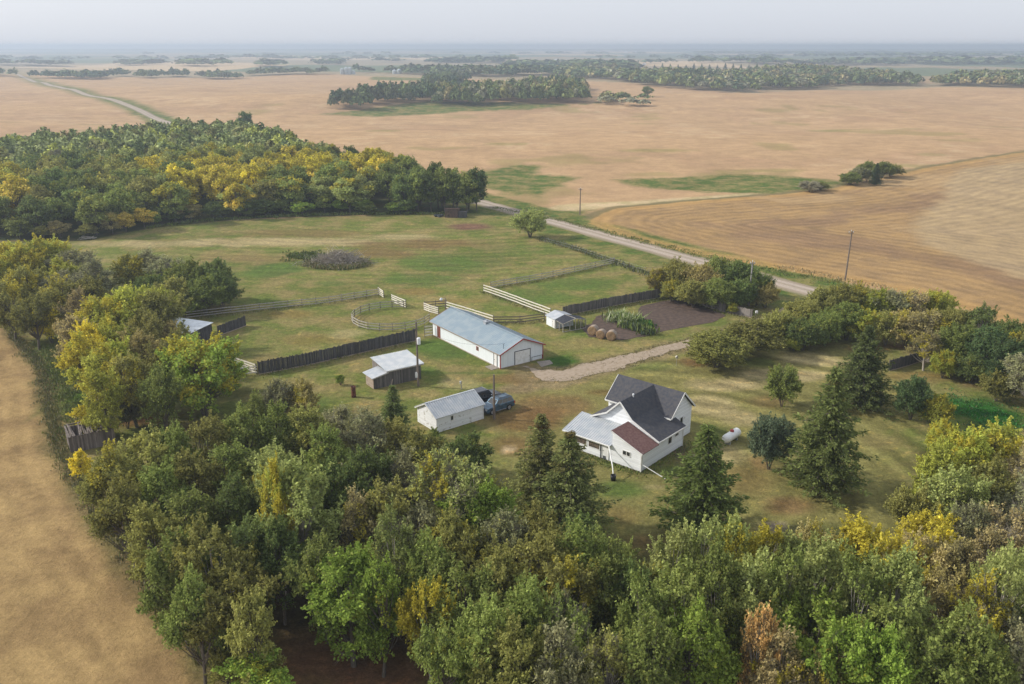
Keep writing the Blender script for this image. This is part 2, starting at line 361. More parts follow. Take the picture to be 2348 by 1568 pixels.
# yard patches: cx, cy, rx, ry
for q in ((330, 560, 190, 10, DRY, .7), (640, 555, 260, 12, DRY, .8), (900, 545, 110, 10, DRY, .6), (560, 590, 130, 12, lin(140, 122, 80), .6), (700, 535, 180, 10, BROWN, .45),
          (960, 560, 150, 14, BROWN, .65), (1075, 520, 50, 8, lin(122, 92, 76), .8), (880, 580, 90, 14, BROWN, .6), (1050, 600, 130, 22, LUSH, .6), (1200, 575, 110, 14, LUSH, .35),
          (1280, 590, 60, 8, GRASS2, .5), (960, 640, 90, 14, LUSH, .55), (1330, 650, 100, 16, LUSH, .7), (1220, 680, 90, 16, LUSH, .6), (620, 620, 60, 16, LUSH, .7), (760, 650, 60, 8, LUSH, .5), (600, 690, 70, 10, lin(80, 100, 46), .5),
          (940, 668, 60, 8, lin(134, 112, 68), .6), (650, 720, 110, 14, lin(128, 108, 62), .6), (720, 780, 90, 16, lin(122, 108, 60), .6), (790, 765, 50, 14, DRY, .45), (860, 700, 40, 14, LUSH, .4), (560, 800, 60, 20, GRASS, .4),
          (1060, 690, 60, 6, lin(136, 114, 68), .4), (640, 880, 90, 14, GRASS2, .5), (720, 920, 50, 20, LUSH, .5), (640, 900, 60, 10, lin(70, 92, 40), .5),
          (1010, 800, 80, 26, LUSH, .75), (1100, 855, 90, 5, LUSH, .6), (1290, 830, 50, 16, lin(62, 96, 34), .85), (1180, 870, 100, 14, BROWN, .75), (1190, 890, 60, 12, lin(136, 116, 90), .6), (1260, 930, 100, 30, BROWN, .7), (1200, 960, 90, 30, lin(118, 92, 58), .7), (1180, 1020, 60, 24, lin(122, 96, 62), .6), (1165, 1030, 16, 8, PALE, .7), (1060, 880, 50, 14, DRY, .4), (970, 850, 60, 12, LUSH, .5),
          (1160, 925, 40, 12, lin(118, 96, 64), .5), (1400, 900, 60, 8, lin(110, 88, 52), .6), (1350, 790, 90, 14, GRASS2, .6), (1480, 770, 80, 10, GRASS, .6), (1330, 760, 60, 10, LUSH, .35), (1500, 840, 60, 12, LUSH, .35),
          (1590, 830, 40, 12, lin(122, 96, 62), .75), (1660, 880, 110, 18, DRY, .75), (1620, 930, 70, 26, DRY, .6), (1700, 960, 60, 22, DRY, .6), (1780, 860, 130, 14, DRY, .7), (1860, 820, 80, 14, DRY, .5), (1860, 790, 60, 8, GRASS2, .6), (1760, 920, 50, 16, BROWN, .5), (1720, 830, 60, 10, lin(92, 104, 50), .6),
          (1890, 830, 90, 10, DRY, .5), (1990, 800, 60, 8, lin(138, 108, 70), .7), (2060, 795, 50, 6, lin(140, 108, 70), .7), (2120, 865, 90, 14, lin(132, 114, 68), .8), (2250, 880, 60, 14, BROWN, .6), (2230, 935, 120, 34, lin(42, 96, 34), .9), (2290, 960, 80, 30, lin(38, 90, 30), .8), (2120, 870, 60, 10, GRASS2, .4),
          (1660, 1040, 60, 30, DRY, .5), (1700, 1100, 70, 40, lin(132, 116, 72), .7), (1740, 1060, 30, 20, lin(136, 108, 72), .6), (1640, 990, 50, 18, lin(84, 100, 44), .6), (1860, 1000, 160, 24, GRASS, .5), (2010, 1010, 70, 24, GRASS2, .6), (1800, 1160, 70, 24, lin(128, 102, 70), .7), (1780, 1210, 44, 14, lin(150, 132, 122), .75), (1860, 1220, 120, 26, lin(76, 82, 44), .6), (1420, 1120, 80, 24, LUSH, .7), (1420, 1060, 60, 14, LUSH, .55), (1560, 1080, 60, 18, LUSH, .55), (1430, 1180, 60, 26, lin(130, 114, 70), .6), (1470, 1240, 50, 20, BROWN, .6), (1560, 1040, 26, 22, lin(96, 82, 72), .85), (1500, 1115, 40, 4, DRY, .5),
          (330, 960, 90, 22, lin(116, 88, 54), .8), (430, 990, 80, 16, lin(98, 72, 48), .7), (190, 900, 40, 26, lin(74, 108, 36), .7), (145, 900, 20, 60, lin(66, 100, 34), .7), (520, 905, 80, 16, lin(82, 84, 44), .7),
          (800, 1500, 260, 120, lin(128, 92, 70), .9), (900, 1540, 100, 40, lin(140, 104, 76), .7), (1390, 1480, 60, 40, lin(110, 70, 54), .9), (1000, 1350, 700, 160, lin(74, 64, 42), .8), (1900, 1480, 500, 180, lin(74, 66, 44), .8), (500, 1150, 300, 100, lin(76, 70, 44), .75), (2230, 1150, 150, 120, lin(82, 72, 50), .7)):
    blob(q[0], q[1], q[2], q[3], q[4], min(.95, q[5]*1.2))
region([(1185, 832), (1240, 836), (1290, 842), (1345, 826), (1400, 815), (1470, 797), (1530, 783), (1590, 769), (1700, 738), (1822, 705), (1830, 718), (1690, 778), (1600, 801), (1540, 814), (1470, 834), (1430, 852), (1375, 862), (1330, 880), (1280, 892), (1230, 890), (1180, 870)], lin(140, 122, 92), lin(116, 104, 72), w=1.0, na=1.6, amt=.8)
LFW = W(LF[2:13])
m = sm(dseg(LFW, X, Y)+(n_sml-.5)*2, 2.2, .6)*(Y < 160)*(Y > 45)
paint(m*.8, lin(84, 84, 48), lin(110, 98, 64), 1)
# contour rows: distance from the stubble edge, and mowing curves in the meadow and round the house
s = (Y > 60) & (Y < 900) & (X > 5) & (X < 900)
dst = np.zeros(len(X)); dst[s] = dseg(W(ST), X[s], Y[s], True); ins = np.zeros(len(X), bool); ins[s] = inside(W(ST), X[s], Y[s])
ROW = np.where(ins, dst, np.hypot((X+26)*.55, Y-250)); AMP = np.where(ins, .5*sm(dst, 0, 2), 0)
bands = np.where(ins, sm(np.sin(dst*.16+n_big*6)+(n_mid-.5)*1.6, -.1, 1.0)*.62*sm(dst, 5, 12), 0); paint(bands, lin(134, 108, 84), lin(124, 100, 80))
bands = np.where(ins, sm(dst, 7, 3)*.7, 0); paint(bands, lin(180, 144, 90), lin(172, 138, 88))
uedge = W([(1350, 500), (1362, 492), (1400, 477), (1560, 461), (1780, 445), (1900, 431), (1990, 411), (2120, 383), (2347, 347), (2900, 279)]); paint(sm(dseg(uedge, X, Y)+(n_sml-.5)*2, 2.4, .8)*.85*(Y < 700), lin(104, 100, 66), lin(120, 108, 76))
bands = np.where(ins, sm(fb(38, 17), .57, .7)*.7, 0); paint(bands, lin(176, 148, 108), lin(166, 138, 100))
mead = sm(np.hypot((X+22)/60, (Y-195)/32), 1.2, .8)
AMP = np.maximum(AMP, mead*.6); hs_ = sm(np.hypot((X-34)/26, (Y-100)/28), 1.1, .8)
ROW = np.where(hs_ > mead, np.hypot(X-16, Y-86), ROW); AMP = np.maximum(AMP, hs_*1.0)
region([(2347, 372), (2200, 388), (2168, 420), (2170, 455), (2120, 480), (2095, 520), (2110, 560), (2200, 590), (2347, 640), (2900, 700), (3300, 500), (2900, 380)], lin(172, 150, 114), lin(156, 136, 106), w=2.5, na=2, amt=.8)
lfm = inside(W(LF), X, Y) & (Y < 220) & (X > -160); dl = np.zeros(len(X)); dl[lfm] = dseg(W(LF[1:13]), X[lfm], Y[lfm]); ROW = np.where(lfm, dl*1.6, ROW); AMP = np.where(lfm, .38*sm(dl, .5, 2), AMP)
me = bpy.data.meshes.new('ground'); ny, nx = GS
idx = np.arange(nx*ny).reshape(ny, nx); Fq = np.stack([idx[:-1, :-1], idx[:-1, 1:], idx[1:, 1:], idx[1:, :-1]], -1).reshape(-1, 4)
Zg = hgt(X, Y); Vg = np.stack([X, Y, Zg], 1)
gm, t, b = nodes('ground_cover')
b.inputs['Roughness'].default_value = 1; b.inputs['Specular IOR Level'].default_value = 0.05
tc = N(t, 'ShaderNodeNewGeometry'); a1 = N(t, 'ShaderNodeAttribute', attribute_name='Col'); a2 = N(t, 'ShaderNodeAttribute', attribute_name='Col2'); a3 = N(t, 'ShaderNodeAttribute', attribute_name='ctl')
sp = N(t, 'ShaderNodeSeparateColor'); t.links.new(a3.outputs['Color'], sp.inputs[0])
def nz(scale, detail=5, rough=.6, w_=0):
    n = N(t, 'ShaderNodeTexNoise', Scale=scale, Detail=float(detail), Roughness=rough); t.links.new(tc.outputs['Position'], n.inputs['Vector']); return n.outputs[0]
c = mixc(t, a1.outputs['Color'], a2.outputs['Color'], ramp(t, nz(.16, 8, .65), .42, .60))
c = mixc(t, c, mixc(t, (1, 1, 1), ramp(t, nz(1.1, 9, .8), .32, .70, .5, 1.5), sp.outputs[2]), 1.0, 'MULTIPLY')
c = mixc(t, c, ramp(t, nz(.045, 4), .3, .7, .88, 1.12), 1.0, 'MULTIPLY')
c = mixc(t, c, mixc(t, (1, 1, 1), ramp(t, nz(4.2, 7, .75), .36, .64, .74, 1.26), sp.outputs[2]), 1.0, 'MULTIPLY')
# dry and dark tufts in grass
sw = mixc(t, (1, 1, 1), (1.45, 1.25, 1.05), ramp(t, nz(.55, 6, .7), .56, .72)); tf = mixc(t, (1, 1, 1), sw, sp.outputs[1]); c = mixc(t, c, tf, 1.0, 'MULTIPLY')
# rows
wob = N(t, 'ShaderNodeMath', operation='MULTIPLY_ADD'); t.links.new(nz(.05, 3), wob.inputs[0]); wob.inputs[1].default_value = 7.0
a4 = N(t, 'ShaderNodeAttribute', attribute_name='row'); t.links.new(a4.outputs['Fac'], wob.inputs[2])
ml = N(t, 'ShaderNodeMath', operation='MULTIPLY'); t.links.new(wob.outputs[0], ml.inputs[0]); ml.inputs[1].default_value = 2*math.pi/3.6
sn = N(t, 'ShaderNodeMath', operation='SINE'); t.links.new(ml.outputs[0], sn.inputs[0])
rr = ramp(t, sn.outputs[0], -1, 1, .72, 1.2); rb = mixc(t, (1, 1, 1), rr, sp.outputs[0])
brk = ramp(t, nz(.12, 4), .40, .56, .25, 1); rb = mixc(t, (1, 1, 1), rb, brk); c = mixc(t, c, rb, 1.0, 'MULTIPLY')
t.links.new(c, b.inputs['Base Color'])
bp = N(t, 'ShaderNodeBump', Strength=.9, Distance=.25); t.links.new(nz(1.6, 8, .75), bp.inputs['Height']); t.links.new(bp.outputs[0], b.inputs['Normal'])
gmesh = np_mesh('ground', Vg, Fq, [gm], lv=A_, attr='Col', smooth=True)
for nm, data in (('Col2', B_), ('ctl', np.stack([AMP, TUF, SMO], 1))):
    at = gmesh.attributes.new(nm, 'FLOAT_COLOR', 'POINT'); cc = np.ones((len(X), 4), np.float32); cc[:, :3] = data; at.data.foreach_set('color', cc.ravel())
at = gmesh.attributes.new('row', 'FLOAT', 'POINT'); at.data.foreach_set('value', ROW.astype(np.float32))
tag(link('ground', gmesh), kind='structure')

def sheet(name, poly, mt, dz=.02, jit=.5, seed=1, sub=1.2):
    """flat ground sheet with a ragged outline, following the terrain"""
    import mathutils
    pts = []; poly = [tuple(p) for p in poly]
    for i in range(len(poly)):
        a = np.array(poly[i]); b_ = np.array(poly[(i+1) % len(poly)]); L = np.linalg.norm(b_-a); k = max(1, int(L/sub)); nn = np.array((-(b_-a)[1], (b_-a)[0]))/max(L, 1e-6)
        for j in range(k):
            p = a+(b_-a)*j/k; q = (vnoise(p[0], p[1], 2.2, seed)-.5)*1.2+(vnoise(p[0], p[1], .9, seed+3)-.5)*.8; p = p+nn*q*jit*2
            pts.append((float(p[0]), float(p[1])))
    from mathutils.geometry import tessellate_polygon
    tris = tessellate_polygon([[Vector((x, y, 0)) for x, y in pts]])
    mb = MB(); mb.add([(x, y, float(hgt(x, y))+dz) for x, y in pts], [])
    mb.f = [tuple(q) for q in tris]; mb.mi = [0]*len(mb.f)
    me = mb.mesh(name, mt); 
    if len(me.polygons) and sum(p.normal.z*p.area for p in me.polygons) < 0: me.flip_normals()
    return tag(link(name, me), kind='structure')
GRAVEL = mat('gravel', lin(162, 148, 134), .95, lin(146, 132, 116), 1.4, bump=.15, bscale=12, lo=.35, hi=.7)
DIRT = mat('dirt_path', lin(158, 142, 124), .95, lin(136, 120, 98), 1.8, bump=.15, bscale=12, lo=.42, hi=.75)
SOILM = mat('garden_soil', lin(92, 76, 66), 1, lin(70, 58, 52), 1.5, bump=1.0, bscale=6, lo=.35, hi=.65)
# road as a long strip
n = 300; vs = []; cs = []; offs = (-3.7, -3.0, -2.3, -1.6, -.9, -.3, .5, 1.3, 2.0, 2.8, 3.6); k = len(offs)
shade = ((116, 112, 74), (140, 128, 106), (150, 136, 120), (172, 158, 144), (168, 154, 140), (146, 134, 116), (168, 154, 140), (172, 158, 144), (150, 136, 120), (136, 126, 102), (112, 110, 70))
for i in range(n+1):
    s_ = -95+1500*(i/n)**1.25; c0 = RD0+rd*s_
    for o, sh in zip(offs, shade):
        wv = (vnoise(s_, o*7, 3, 4)-.5)*1.3 if abs(o) > 2.5 else (vnoise(s_, o, 17, 8)-.5)*.5
        p = c0+rn*(o+wv+.2); vs.append((p[0], p[1], float(hgt(*p))+.03+.07*max(0, 1-(abs(o)/3.4)**2))); f_ = .93+.14*float(vnoise(s_, o*3, 6, 12)); cs.append([v_*f_ for v_ in lin(*sh)])
Fr = np.array([(i*k+j, i*k+j+1, (i+1)*k+j+1, (i+1)*k+j) for i in range(n) for j in range(k-1)])
RM, t, b = nodes('road_gravel'); b.inputs['Roughness'].default_value = .95; b.inputs['Specular IOR Level'].default_value = .1
at = N(t, 'ShaderNodeAttribute', attribute_name='Col'); gm2 = N(t, 'ShaderNodeNewGeometry'); nn1 = N(t, 'ShaderNodeTexNoise', Scale=2.2, Detail=7.0, Roughness=.75); t.links.new(gm2.outputs['Position'], nn1.inputs['Vector'])
t.links.new(mixc(t, at.outputs['Color'], ramp(t, nn1.outputs[0], .32, .68, .78, 1.2), 1.0, 'MULTIPLY'), b.inputs['Base Color'])
rme = np_mesh('road', np.array(vs), Fr, [RM], lv=np.array(cs), attr='Col', smooth=True)
if rme.polygons[0].normal.z < 0: rme.flip_normals()
tag(link('road', rme), kind='structure')
sheet('driveway', W([(1198, 838), (1240, 848), (1290, 850), (1345, 834), (1400, 823), (1470, 805), (1530, 790), (1590, 776), (1700, 745), (1800, 705), (1822, 712), (1760, 742), (1690, 770), (1600, 793), (1540, 806), (1470, 826), (1430, 843), (1375, 852), (1330, 866), (1280, 874), (1245, 872), (1225, 856)]), DIRT, .03, .45, sub=.4)
sheet('garden', W([(1470, 702), (1515, 690), (1560, 685), (1610, 702), (1662, 723), (1645, 736), (1560, 752), (1487, 766), (1440, 745)]), SOILM, .03, .25, 3)
sheet('garden_bed', W([(1340, 752), (1365, 726), (1405, 715), (1440, 735), (1500, 764), (1462, 775), (1425, 780), (1350, 772)]), SOILM, .034, .4, 5)
sheet('barn_apron', W([(1230, 830), (1258, 826), (1268, 834), (1240, 842)]), MATS['concrete'], .045, .1, 6)

# ------------------------------------------------------------------ buildings
def frame_rot(az): return R(90-az)
def board_panel(parent, name, m, *boxes):
    mb = MB()
    for q in boxes: mb.box(*q)
    return mb.build(name, m, parent)
def window(parent, plane, c, sg, a0, a1, z0, z1, mull=0, name='window', fm='trim_white', gm_='glass', fw=.07, out_=.05):
    """opening trim in wall plane x=c or y=c, facing sg; frame with a pane as its child"""
    def bx(mb, u0, u1, w0, w1, d0, d1):
        lo_, hi_ = sorted((c+sg*d0, c+sg*d1))
        if plane == 'x': mb.box(lo_, hi_, u0, u1, w0, w1)
        else: mb.box(u0, u1, lo_, hi_, w0, w1)
    f = MB(); bx(f, a0, a1, z1-fw, z1, -.02, out_); bx(f, a0, a1, z0, z0+fw, -.02, out_+.01); bx(f, a0, a0+fw, z0+fw, z1-fw, -.02, out_); bx(f, a1-fw, a1, z0+fw, z1-fw, -.02, out_)
    for k in range(mull):
        u = a0+(a1-a0)*(k+1)/(mull+1); bx(f, u-.03, u+.03, z0+fw, z1-fw, -.02, out_-.01)
    o = f.build(name, MATS[fm] if fm in MATS else M[fm], parent)
    g = MB(); bx(g, a0+fw, a1-fw, z0+fw, z1-fw, -.03, .015); g.build('pane', MATS[gm_], o); return o
def door(parent, plane, c, sg, a0, a1, z0, z1, m, fm='trim_white', name='door', panels=0):
    def bx(mb, u0, u1, w0, w1, d0, d1):
        lo_, hi_ = sorted((c+sg*d0, c+sg*d1))
        if plane == 'x': mb.box(lo_, hi_, u0, u1, w0, w1)
        else: mb.box(u0, u1, lo_, hi_, w0, w1)
    d = MB(); bx(d, a0, a1, z0, z1, -.02, .035)
    for k in range(panels):
        zz = z0+(z1-z0)*k/panels; bx(d, a0+.04, a1-.04, zz+.04, zz+(z1-z0)/panels-.03, .0, .06)
    o = d.build(name, M.get(m) or MATS[m], parent)
    f = MB(); bx(f, a0-.08, a0, z0, z1+.08, -.02, .07); bx(f, a1, a1+.08, z0, z1+.08, -.02, .07); bx(f, a0, a1, z1, z1+.08, -.02, .07)
    f.build('frame', M.get(fm) or MATS[fm], o)
    h = MB(); bx(h, a1-.16, a1-.10, z0+.95, z0+1.02, .03, .10); h.build('handle', M['dark_metal'], o); return o

# --- farmhouse
HO = P(1467.9, 1083.5)
H_ = thing('farmhouse', 'white sided farmhouse with dark shingle gables, a metal porch roof and a brown shingle patch', 'house', (HO[0], HO[1], 0), frame_rot(41))
SW = MATS['white_lap_siding']
MB().prism([(0, .12), (0, 1.98), (3.4, 3.02), (3.4, .12)], 3.82, 9.3, 'y').build('porch_wall', SW, H_)
MB().prism([(0, .12), (0, 2.36), (3.8, 3.82), (3.8, .12)], 0, 3.36, 'x').build('wing_wall', SW, H_)
MB().prism([(.02, .12), (.02, 2.62), (3.4, 4.08), (5.05, 5.84), (6.8, 4.05), (8.9, 3.1), (8.9, .12)], 3.38, 8.7, 'x').build('cross_wing_wall', SW, H_)
MB().prism([(7.8, .1), (7.8, 3.6), (10.2, 5.82), (12.6, 3.6), (12.6, .1)], 1.2, 9.8, 'y').build('main_wall', SW, H_)
mb = MB(); mb.box(.03, 3.3, .03, 9.27, 0, .14); mb.box(3.2, 8.66, .05, 8.85, 0, .14); mb.box(7.85, 12.55, 1.25, 9.75, 0, .13); mb.build('foundation', M['concrete'], H_)
AS, BS = M['asphalt_shingles'], M['brown_shingles']
mb = MB()
mb.slab([(7.5, .9, 3.55), (7.5, 10.1, 3.55), (10.2, 10.1, 6.02), (10.2, .9, 6.02)], .12); mb.slab([(12.9, .9, 3.55), (12.9, 10.1, 3.55), (10.2, 10.1, 6.02), (10.2, .9, 6.02)], .12)
mb.build('main_roof', AS, H_)
mb = MB()
mb.slab([(3.1, 3.35, 4.2), (10.3, 3.35, 4.2), (10.3, 5.05, 5.97), (3.1, 5.05, 5.97)], .12); mb.slab([(3.1, 6.85, 4.2), (10.3, 6.85, 4.2), (10.3, 5.05, 5.97), (3.1, 5.05, 5.97)], .12)
mb.slab([(3.1, -.3, 2.62), (8.9, -.3, 2.62), (8.9, 3.37, 4.22), (3.1, 3.37, 4.22)], .12); mb.slab([(3.1, 9.15, 3.12), (7.9, 9.15, 3.12), (7.9, 6.83, 4.22), (3.1, 6.83, 4.22)], .12)
mb.build('cross_wing_roof', AS, H_)
MB().slab([(-.22, -.28, 2.34), (3.1, -.28, 2.34), (3.1, 3.87, 3.94), (-.22, 3.87, 3.94)], .10).build('wing_roof', BS, H_)
mb = MB(); pr = [(-.3, 3.9, 2.06), (-.3, 10.5, 2.06), (3.36, 10.45, 3.17), (3.36, 3.9, 3.17)]
mb.slab(pr, .07); mb.ribs(pr[0], pr[1], pr[2], pr[3], 22, .07, .05); mb.build('porch_roof', M['metal_roof'], H_)
mb = MB()   # barge boards and corner trim
def rake(a, b_): mb.bar(a, b_, .05, .17)
rake((3.07, 5.05, 5.93), (3.07, 3.33, 4.13)); rake((3.07, 5.05, 5.93), (3.07, 6.85, 4.13)); rake((3.07, 3.33, 4.13), (3.07, -.3, 2.55)); rake((3.07, 6.85, 4.13), (3.07, 9.15, 3.04))
rake((10.2, .87, 5.96), (7.5, .87, 3.49)); rake((10.2, .87, 5.96), (12.9, .87, 3.49)); rake((10.2, 10.13, 5.96), (7.5, 10.13, 3.49)); rake((7.47, .95, 3.48), (7.47, 10.1, 3.48))
rake((-.25, 3.87, 3.86), (-.25, -.28, 2.27)); rake((-.33, 3.9, 2.0), (-.33, 10.5, 2.0)); rake((3.1, -.33, 2.54), (8.9, -.33, 2.54))
mb.bar((-.02, -.02, .1), (-.02, -.02, 2.3), .12); mb.bar((-.02, 9.32, .1), (-.02, 9.32, 1.95), .12); mb.bar((8.72, -.01, .1), (8.72, -.01, 2.6), .1)
mb.build('trim', M['trim_white'], H_)
window(H_, 'x', 0, -1, 7.25, 8.99, .95, 1.76, 0, gm_='window_dark'); window(H_, 'x', 0, -1, 5.42, 7.03, .95, 1.74, 0, gm_='window_dark')
window(H_, 'x', 0, -1, 1.36, 2.42, 1.40, 2.02, 1); window(H_, 'y', .02, -1, 5.48, 6.3, 1.32, 2.35, 0); window(H_, 'y', .02, -1, 6.95, 7.75, 1.78, 2.26, 0)
window(H_, 'y', 1.2, -1, 9.95, 10.66, 1.95, 2.85, 0); window(H_, 'y', 1.2, -1, 10.9, 11.15, 2.4, 2.7, 0)
door(H_, 'x', 0, -1, 4.28, 5.1, .15, 1.78, 'trim_white')
MB().bar((-.06, 5.26, .1), (-.06, 5.26, 1.9), .10).build('porch_post', M['dark_metal'], H_)
board_panel(H_, 'vent', M['plastic_grey'], (-.09, .0, 4.6, 4.95, .14, .5))
mb = MB(); mb.tube((5.6, 4.95, 5.8), (5.6, 4.95, 6.15), .09, .09, 12); mb.tube((5.6, 4.95, 6.15), (5.6, 4.95, 6.23), .13, .05, 12); mb.build('vent_pipe', M['lamp'], H_)
mb = MB(); mb.tube((-.34, 4.02, 2.0), (-2.5, 2.0, 1.1), .06, .06, 8); mb.tube((-2.5, 2.0, 1.12), (-3.2, 1.4, .62), .055, .055, 8); mb.build('downspout', M['trim_white'], H_)
mb = MB(); mb.tube((.05, -.12, 2.4), (.05, -.12, 1.0), .06, .06, 8); mb.tube((.05, -.12, 1.0), (.44, -2.84, .06), .055, .055, 8); mb.build('downspout', M['trim_white'], H_)
mb = MB(); mb.bar((-.36, 3.9, 2.03), (-.36, 10.5, 2.03), .1, .1); mb.build('gutter', M['trim_white'], H_)
def loc(O, az, x, y, z=0):
    a = R(az); return (O[0]+x*math.sin(a)-y*math.cos(a), O[1]+x*math.cos(a)+y*math.sin(a), z)
pl = loc(HO, 41, -3.38, 1.25)
pt = thing('rain_pail', 'black pail under the end of the white downspout in front of the farmhouse', 'pail', pl)
mb = MB(); mb.smooth = True; mb.lathe([(.001, 0), (.26, 0), (.29, .3), (.31, .62), (.28, .62), (.25, .1), (.001, .08)], n=20); mb.build('bucket', M['black_plastic'], pt)
mb = MB(); [mb.bar((.31*math.cos(a), .31*math.sin(a), .62-.25*math.sin(a*1)), (.31*math.cos(a+.3), .31*math.sin(a+.3), .62-.25*math.sin(a+.3)), .02) for a in np.arange(0, 3.0, .3)]; mb.build('handle', M['galv'], pt)

# --- long barn
BO = P(1146.9, 845.8)
B = thing('long_barn', 'long low white barn with pale blue metal roof, red edges and white overhead door', 'barn', (BO[0], BO[1], 0), frame_rot(54.5))
MB().prism([(0, 0), (0, 2.3), (3.8, 3.84), (7.6, 2.3), (7.6, 0)], 0, 18.9, 'y').build('wall', MATS['white_barn_sheet'], B)
mb = MB(); l = [(-.3, -.35, 2.27), (-.3, 19.5, 2.27), (3.8, 19.5, 3.97), (3.8, -.35, 3.97)]; r_ = [(7.9, -.35, 2.27), (7.9, 19.5, 2.27), (3.8, 19.5, 3.97), (3.8, -.35, 3.97)]
mb.slab(l, .06); mb.ribs(*l, 44, .035, .025); mb.slab(r_, .06); mb.ribs(*r_, 44, .035, .025); mb.bar((3.8, -.37, 3.985), (3.8, 19.52, 3.985), .34, .04); mb.build('roof', M['blue_metal_roof'], B)
mb = MB()
for yy in (-.38, 19.53): mb = MB(); mb.bar((-.3, yy, 2.2), (3.8, yy, 3.9), .05, .18); mb.bar((7.9, yy, 2.2), (3.8, yy, 3.9), .05, .18); mb.build('red_edge', M['red_trim'], B)
for xx in (-.02, 7.62): mb = MB(); mb.bar((xx, -.02, 0), (xx, -.02, 2.24), .12); mb.build('corner_trim', M['red_trim'], B)
mb = MB(); mb.box(-.05, .0, 0, 18.9, 0, .12); mb.box(0, 7.6, -.05, 0, 0, .1); mb.box(-.36, -.31, -.3, 19.4, 2.16, 2.27); mb.build('base_board', MATS['pale_boards'], B)
door(B, 'y', 0, -1, 2.56, 5.26, .02, 2.05, 'trim_white', 'dark_metal', 'overhead_door', 4)
door(B, 'x', 0, -1, .82, 1.58, .05, 1.98, 'trim_white', 'plastic_grey'); door(B, 'x', 0, -1, 16.7, 17.4, .05, 1.88, 'red_door', 'red_trim')
window(B, 'x', 0, -1, 5.65, 6.25, 1.12, 1.72, fm='red_trim', gm_='window_dark')
mb = MB(); mb.box(3.35, 4.25, 8.7, 9.4, 3.7, 4.2); mb.box(3.28, 4.32, 8.62, 9.48, 4.2, 4.26); mb.tube((3.8, 9.05, 4.26), (3.8, 9.05, 4.48), .2, .2, 12); mb.build('roof_vent', M['galv'], B)
mb = MB(); mb.tube((.9, .5, 2.7), (.9, .5, 3.45), .03, .03, 6); mb.tube((.9, .5, 3.45), (1.1, .5, 3.5), .03, .03, 6); mb.build('service_mast', M['dark_metal'], B)
mb = MB(); mb.bar((5.4, -.3, 0), (5.4, -.3, .76), .05); mb.bar((7.3, -.3, 0), (7.3, -.3, .76), .05); mb.bar((5.4, -.3, .74), (7.3, -.3, .74), .05); mb.build('hitch_rail', M['dark_metal'], B)
mb = MB(); mb.box(-1.3, -.06, .3, 2.0, 0, .07); mb.build('door_step', M['concrete'], B)
yl = loc(BO, 54.5, 3.0, 19.9)
t_ = thing('yard_light', 'grey yard light on a short pole behind the far end of the long barn', 'yard light', yl)
mb = MB(); mb.tube((0, 0, 0), (0, 0, 5.6), .09, .07, 10); mb.build('pole', M['pole_wood'], t_)
mb = MB(); mb.tube((0, 0, 5.3), (-.5, -.2, 5.5), .03, .03, 6); mb.lathe([(.001, .25), (.12, .2), (.26, -.05), (.2, -.18), (.001, -.22)], (-.62, -.25, 5.35), 14); mb.build('lamp', M['lamp'], t_)

# --- small white garage
GO = P(1001.3, 992.6)
G = thing('small_garage', 'small peeling white garage with a ribbed metal gable roof beside the parked vehicles', 'garage', (GO[0], GO[1], 0), frame_rot(52))
MB().prism([(0, 0), (0, 1.95), (2.15, 3.1), (4.3, 1.95), (4.3, 0)], 0, 6.86, 'x').build('wall', MATS['peeling_white_boards'], G)
mb = MB(); l = [(-.2, -.22, 1.93), (7.02, -.22, 1.93), (7.02, 2.15, 3.2), (-.2, 2.15, 3.2)]; r_ = [(-.2, 4.52, 1.93), (7.02, 4.52, 1.93), (7.02, 2.15, 3.2), (-.2, 2.15, 3.2)]
mb.slab(l, .05); mb.slab(r_, .05); mb.ribs(*l, 22, .10, .08); mb.ribs(*r_, 22, .10, .08); mb.bar((-.22, 2.15, 3.21), (7.04, 2.15, 3.21), .26, .03); mb.build('roof', M['metal_roof'], G)
for xx, cx in ((-.22, -.02), (7.04, 6.88)): mb = MB(); mb.bar((xx, -.22, 1.87), (xx, 2.15, 3.13), .04, .13); mb.bar((xx, 4.52, 1.87), (xx, 2.15, 3.13), .04, .13); mb.bar((cx, -.02, 0), (cx, -.02, 1.9), .09); mb.build('trim', M['trim_white'], G)
window(G, 'y', 0, -1, 1.98, 2.45, 1.05, 1.72)
door(G, 'x', 6.86, 1, .8, 3.4, .03, 1.85, 'trim_white', 'trim_white', 'vehicle_door', 4)

# --- grey plank shed with lean-to
SO = P(*((1020+740/6.533)*.764, (980+1215/6.533)*.764))
S = thing('plank_shed', 'weathered grey plank shed with a sloping ribbed metal roof and a lower lean-to', 'shed', (SO[0], SO[1], 0), frame_rot(56))
MB().prism([(0, 0), (0, 2.26), (4.5, 2.7), (4.5, 0)], 1.5, 6.65, 'x').build('wall', MATS['grey_planks'], S)
MB().prism([(-.5, 0), (-.5, 1.66), (1.5, 2.1), (1.5, 0)], .02, 2.5, 'y').build('lean_to_wall', MATS['grey_planks'], S)
board_panel(S, 'end_boards', MATS['pale_boards'], (-.56, -.5, .1, 2.45, 0, 1.62)); board_panel(S, 'end_planks', MATS['weathered_planks'], (1.44, 1.5, 2.5, 4.5, 0, 2.5))
mb = MB(); l = [(1.3, -.3, 2.3), (7.0, -.3, 2.3), (7.0, 4.8, 2.8), (1.3, 4.8, 2.8)]; mb.slab(l, .05); mb.ribs(*l, 24, .07, .06); mb.build('roof', M['metal_roof'], S)
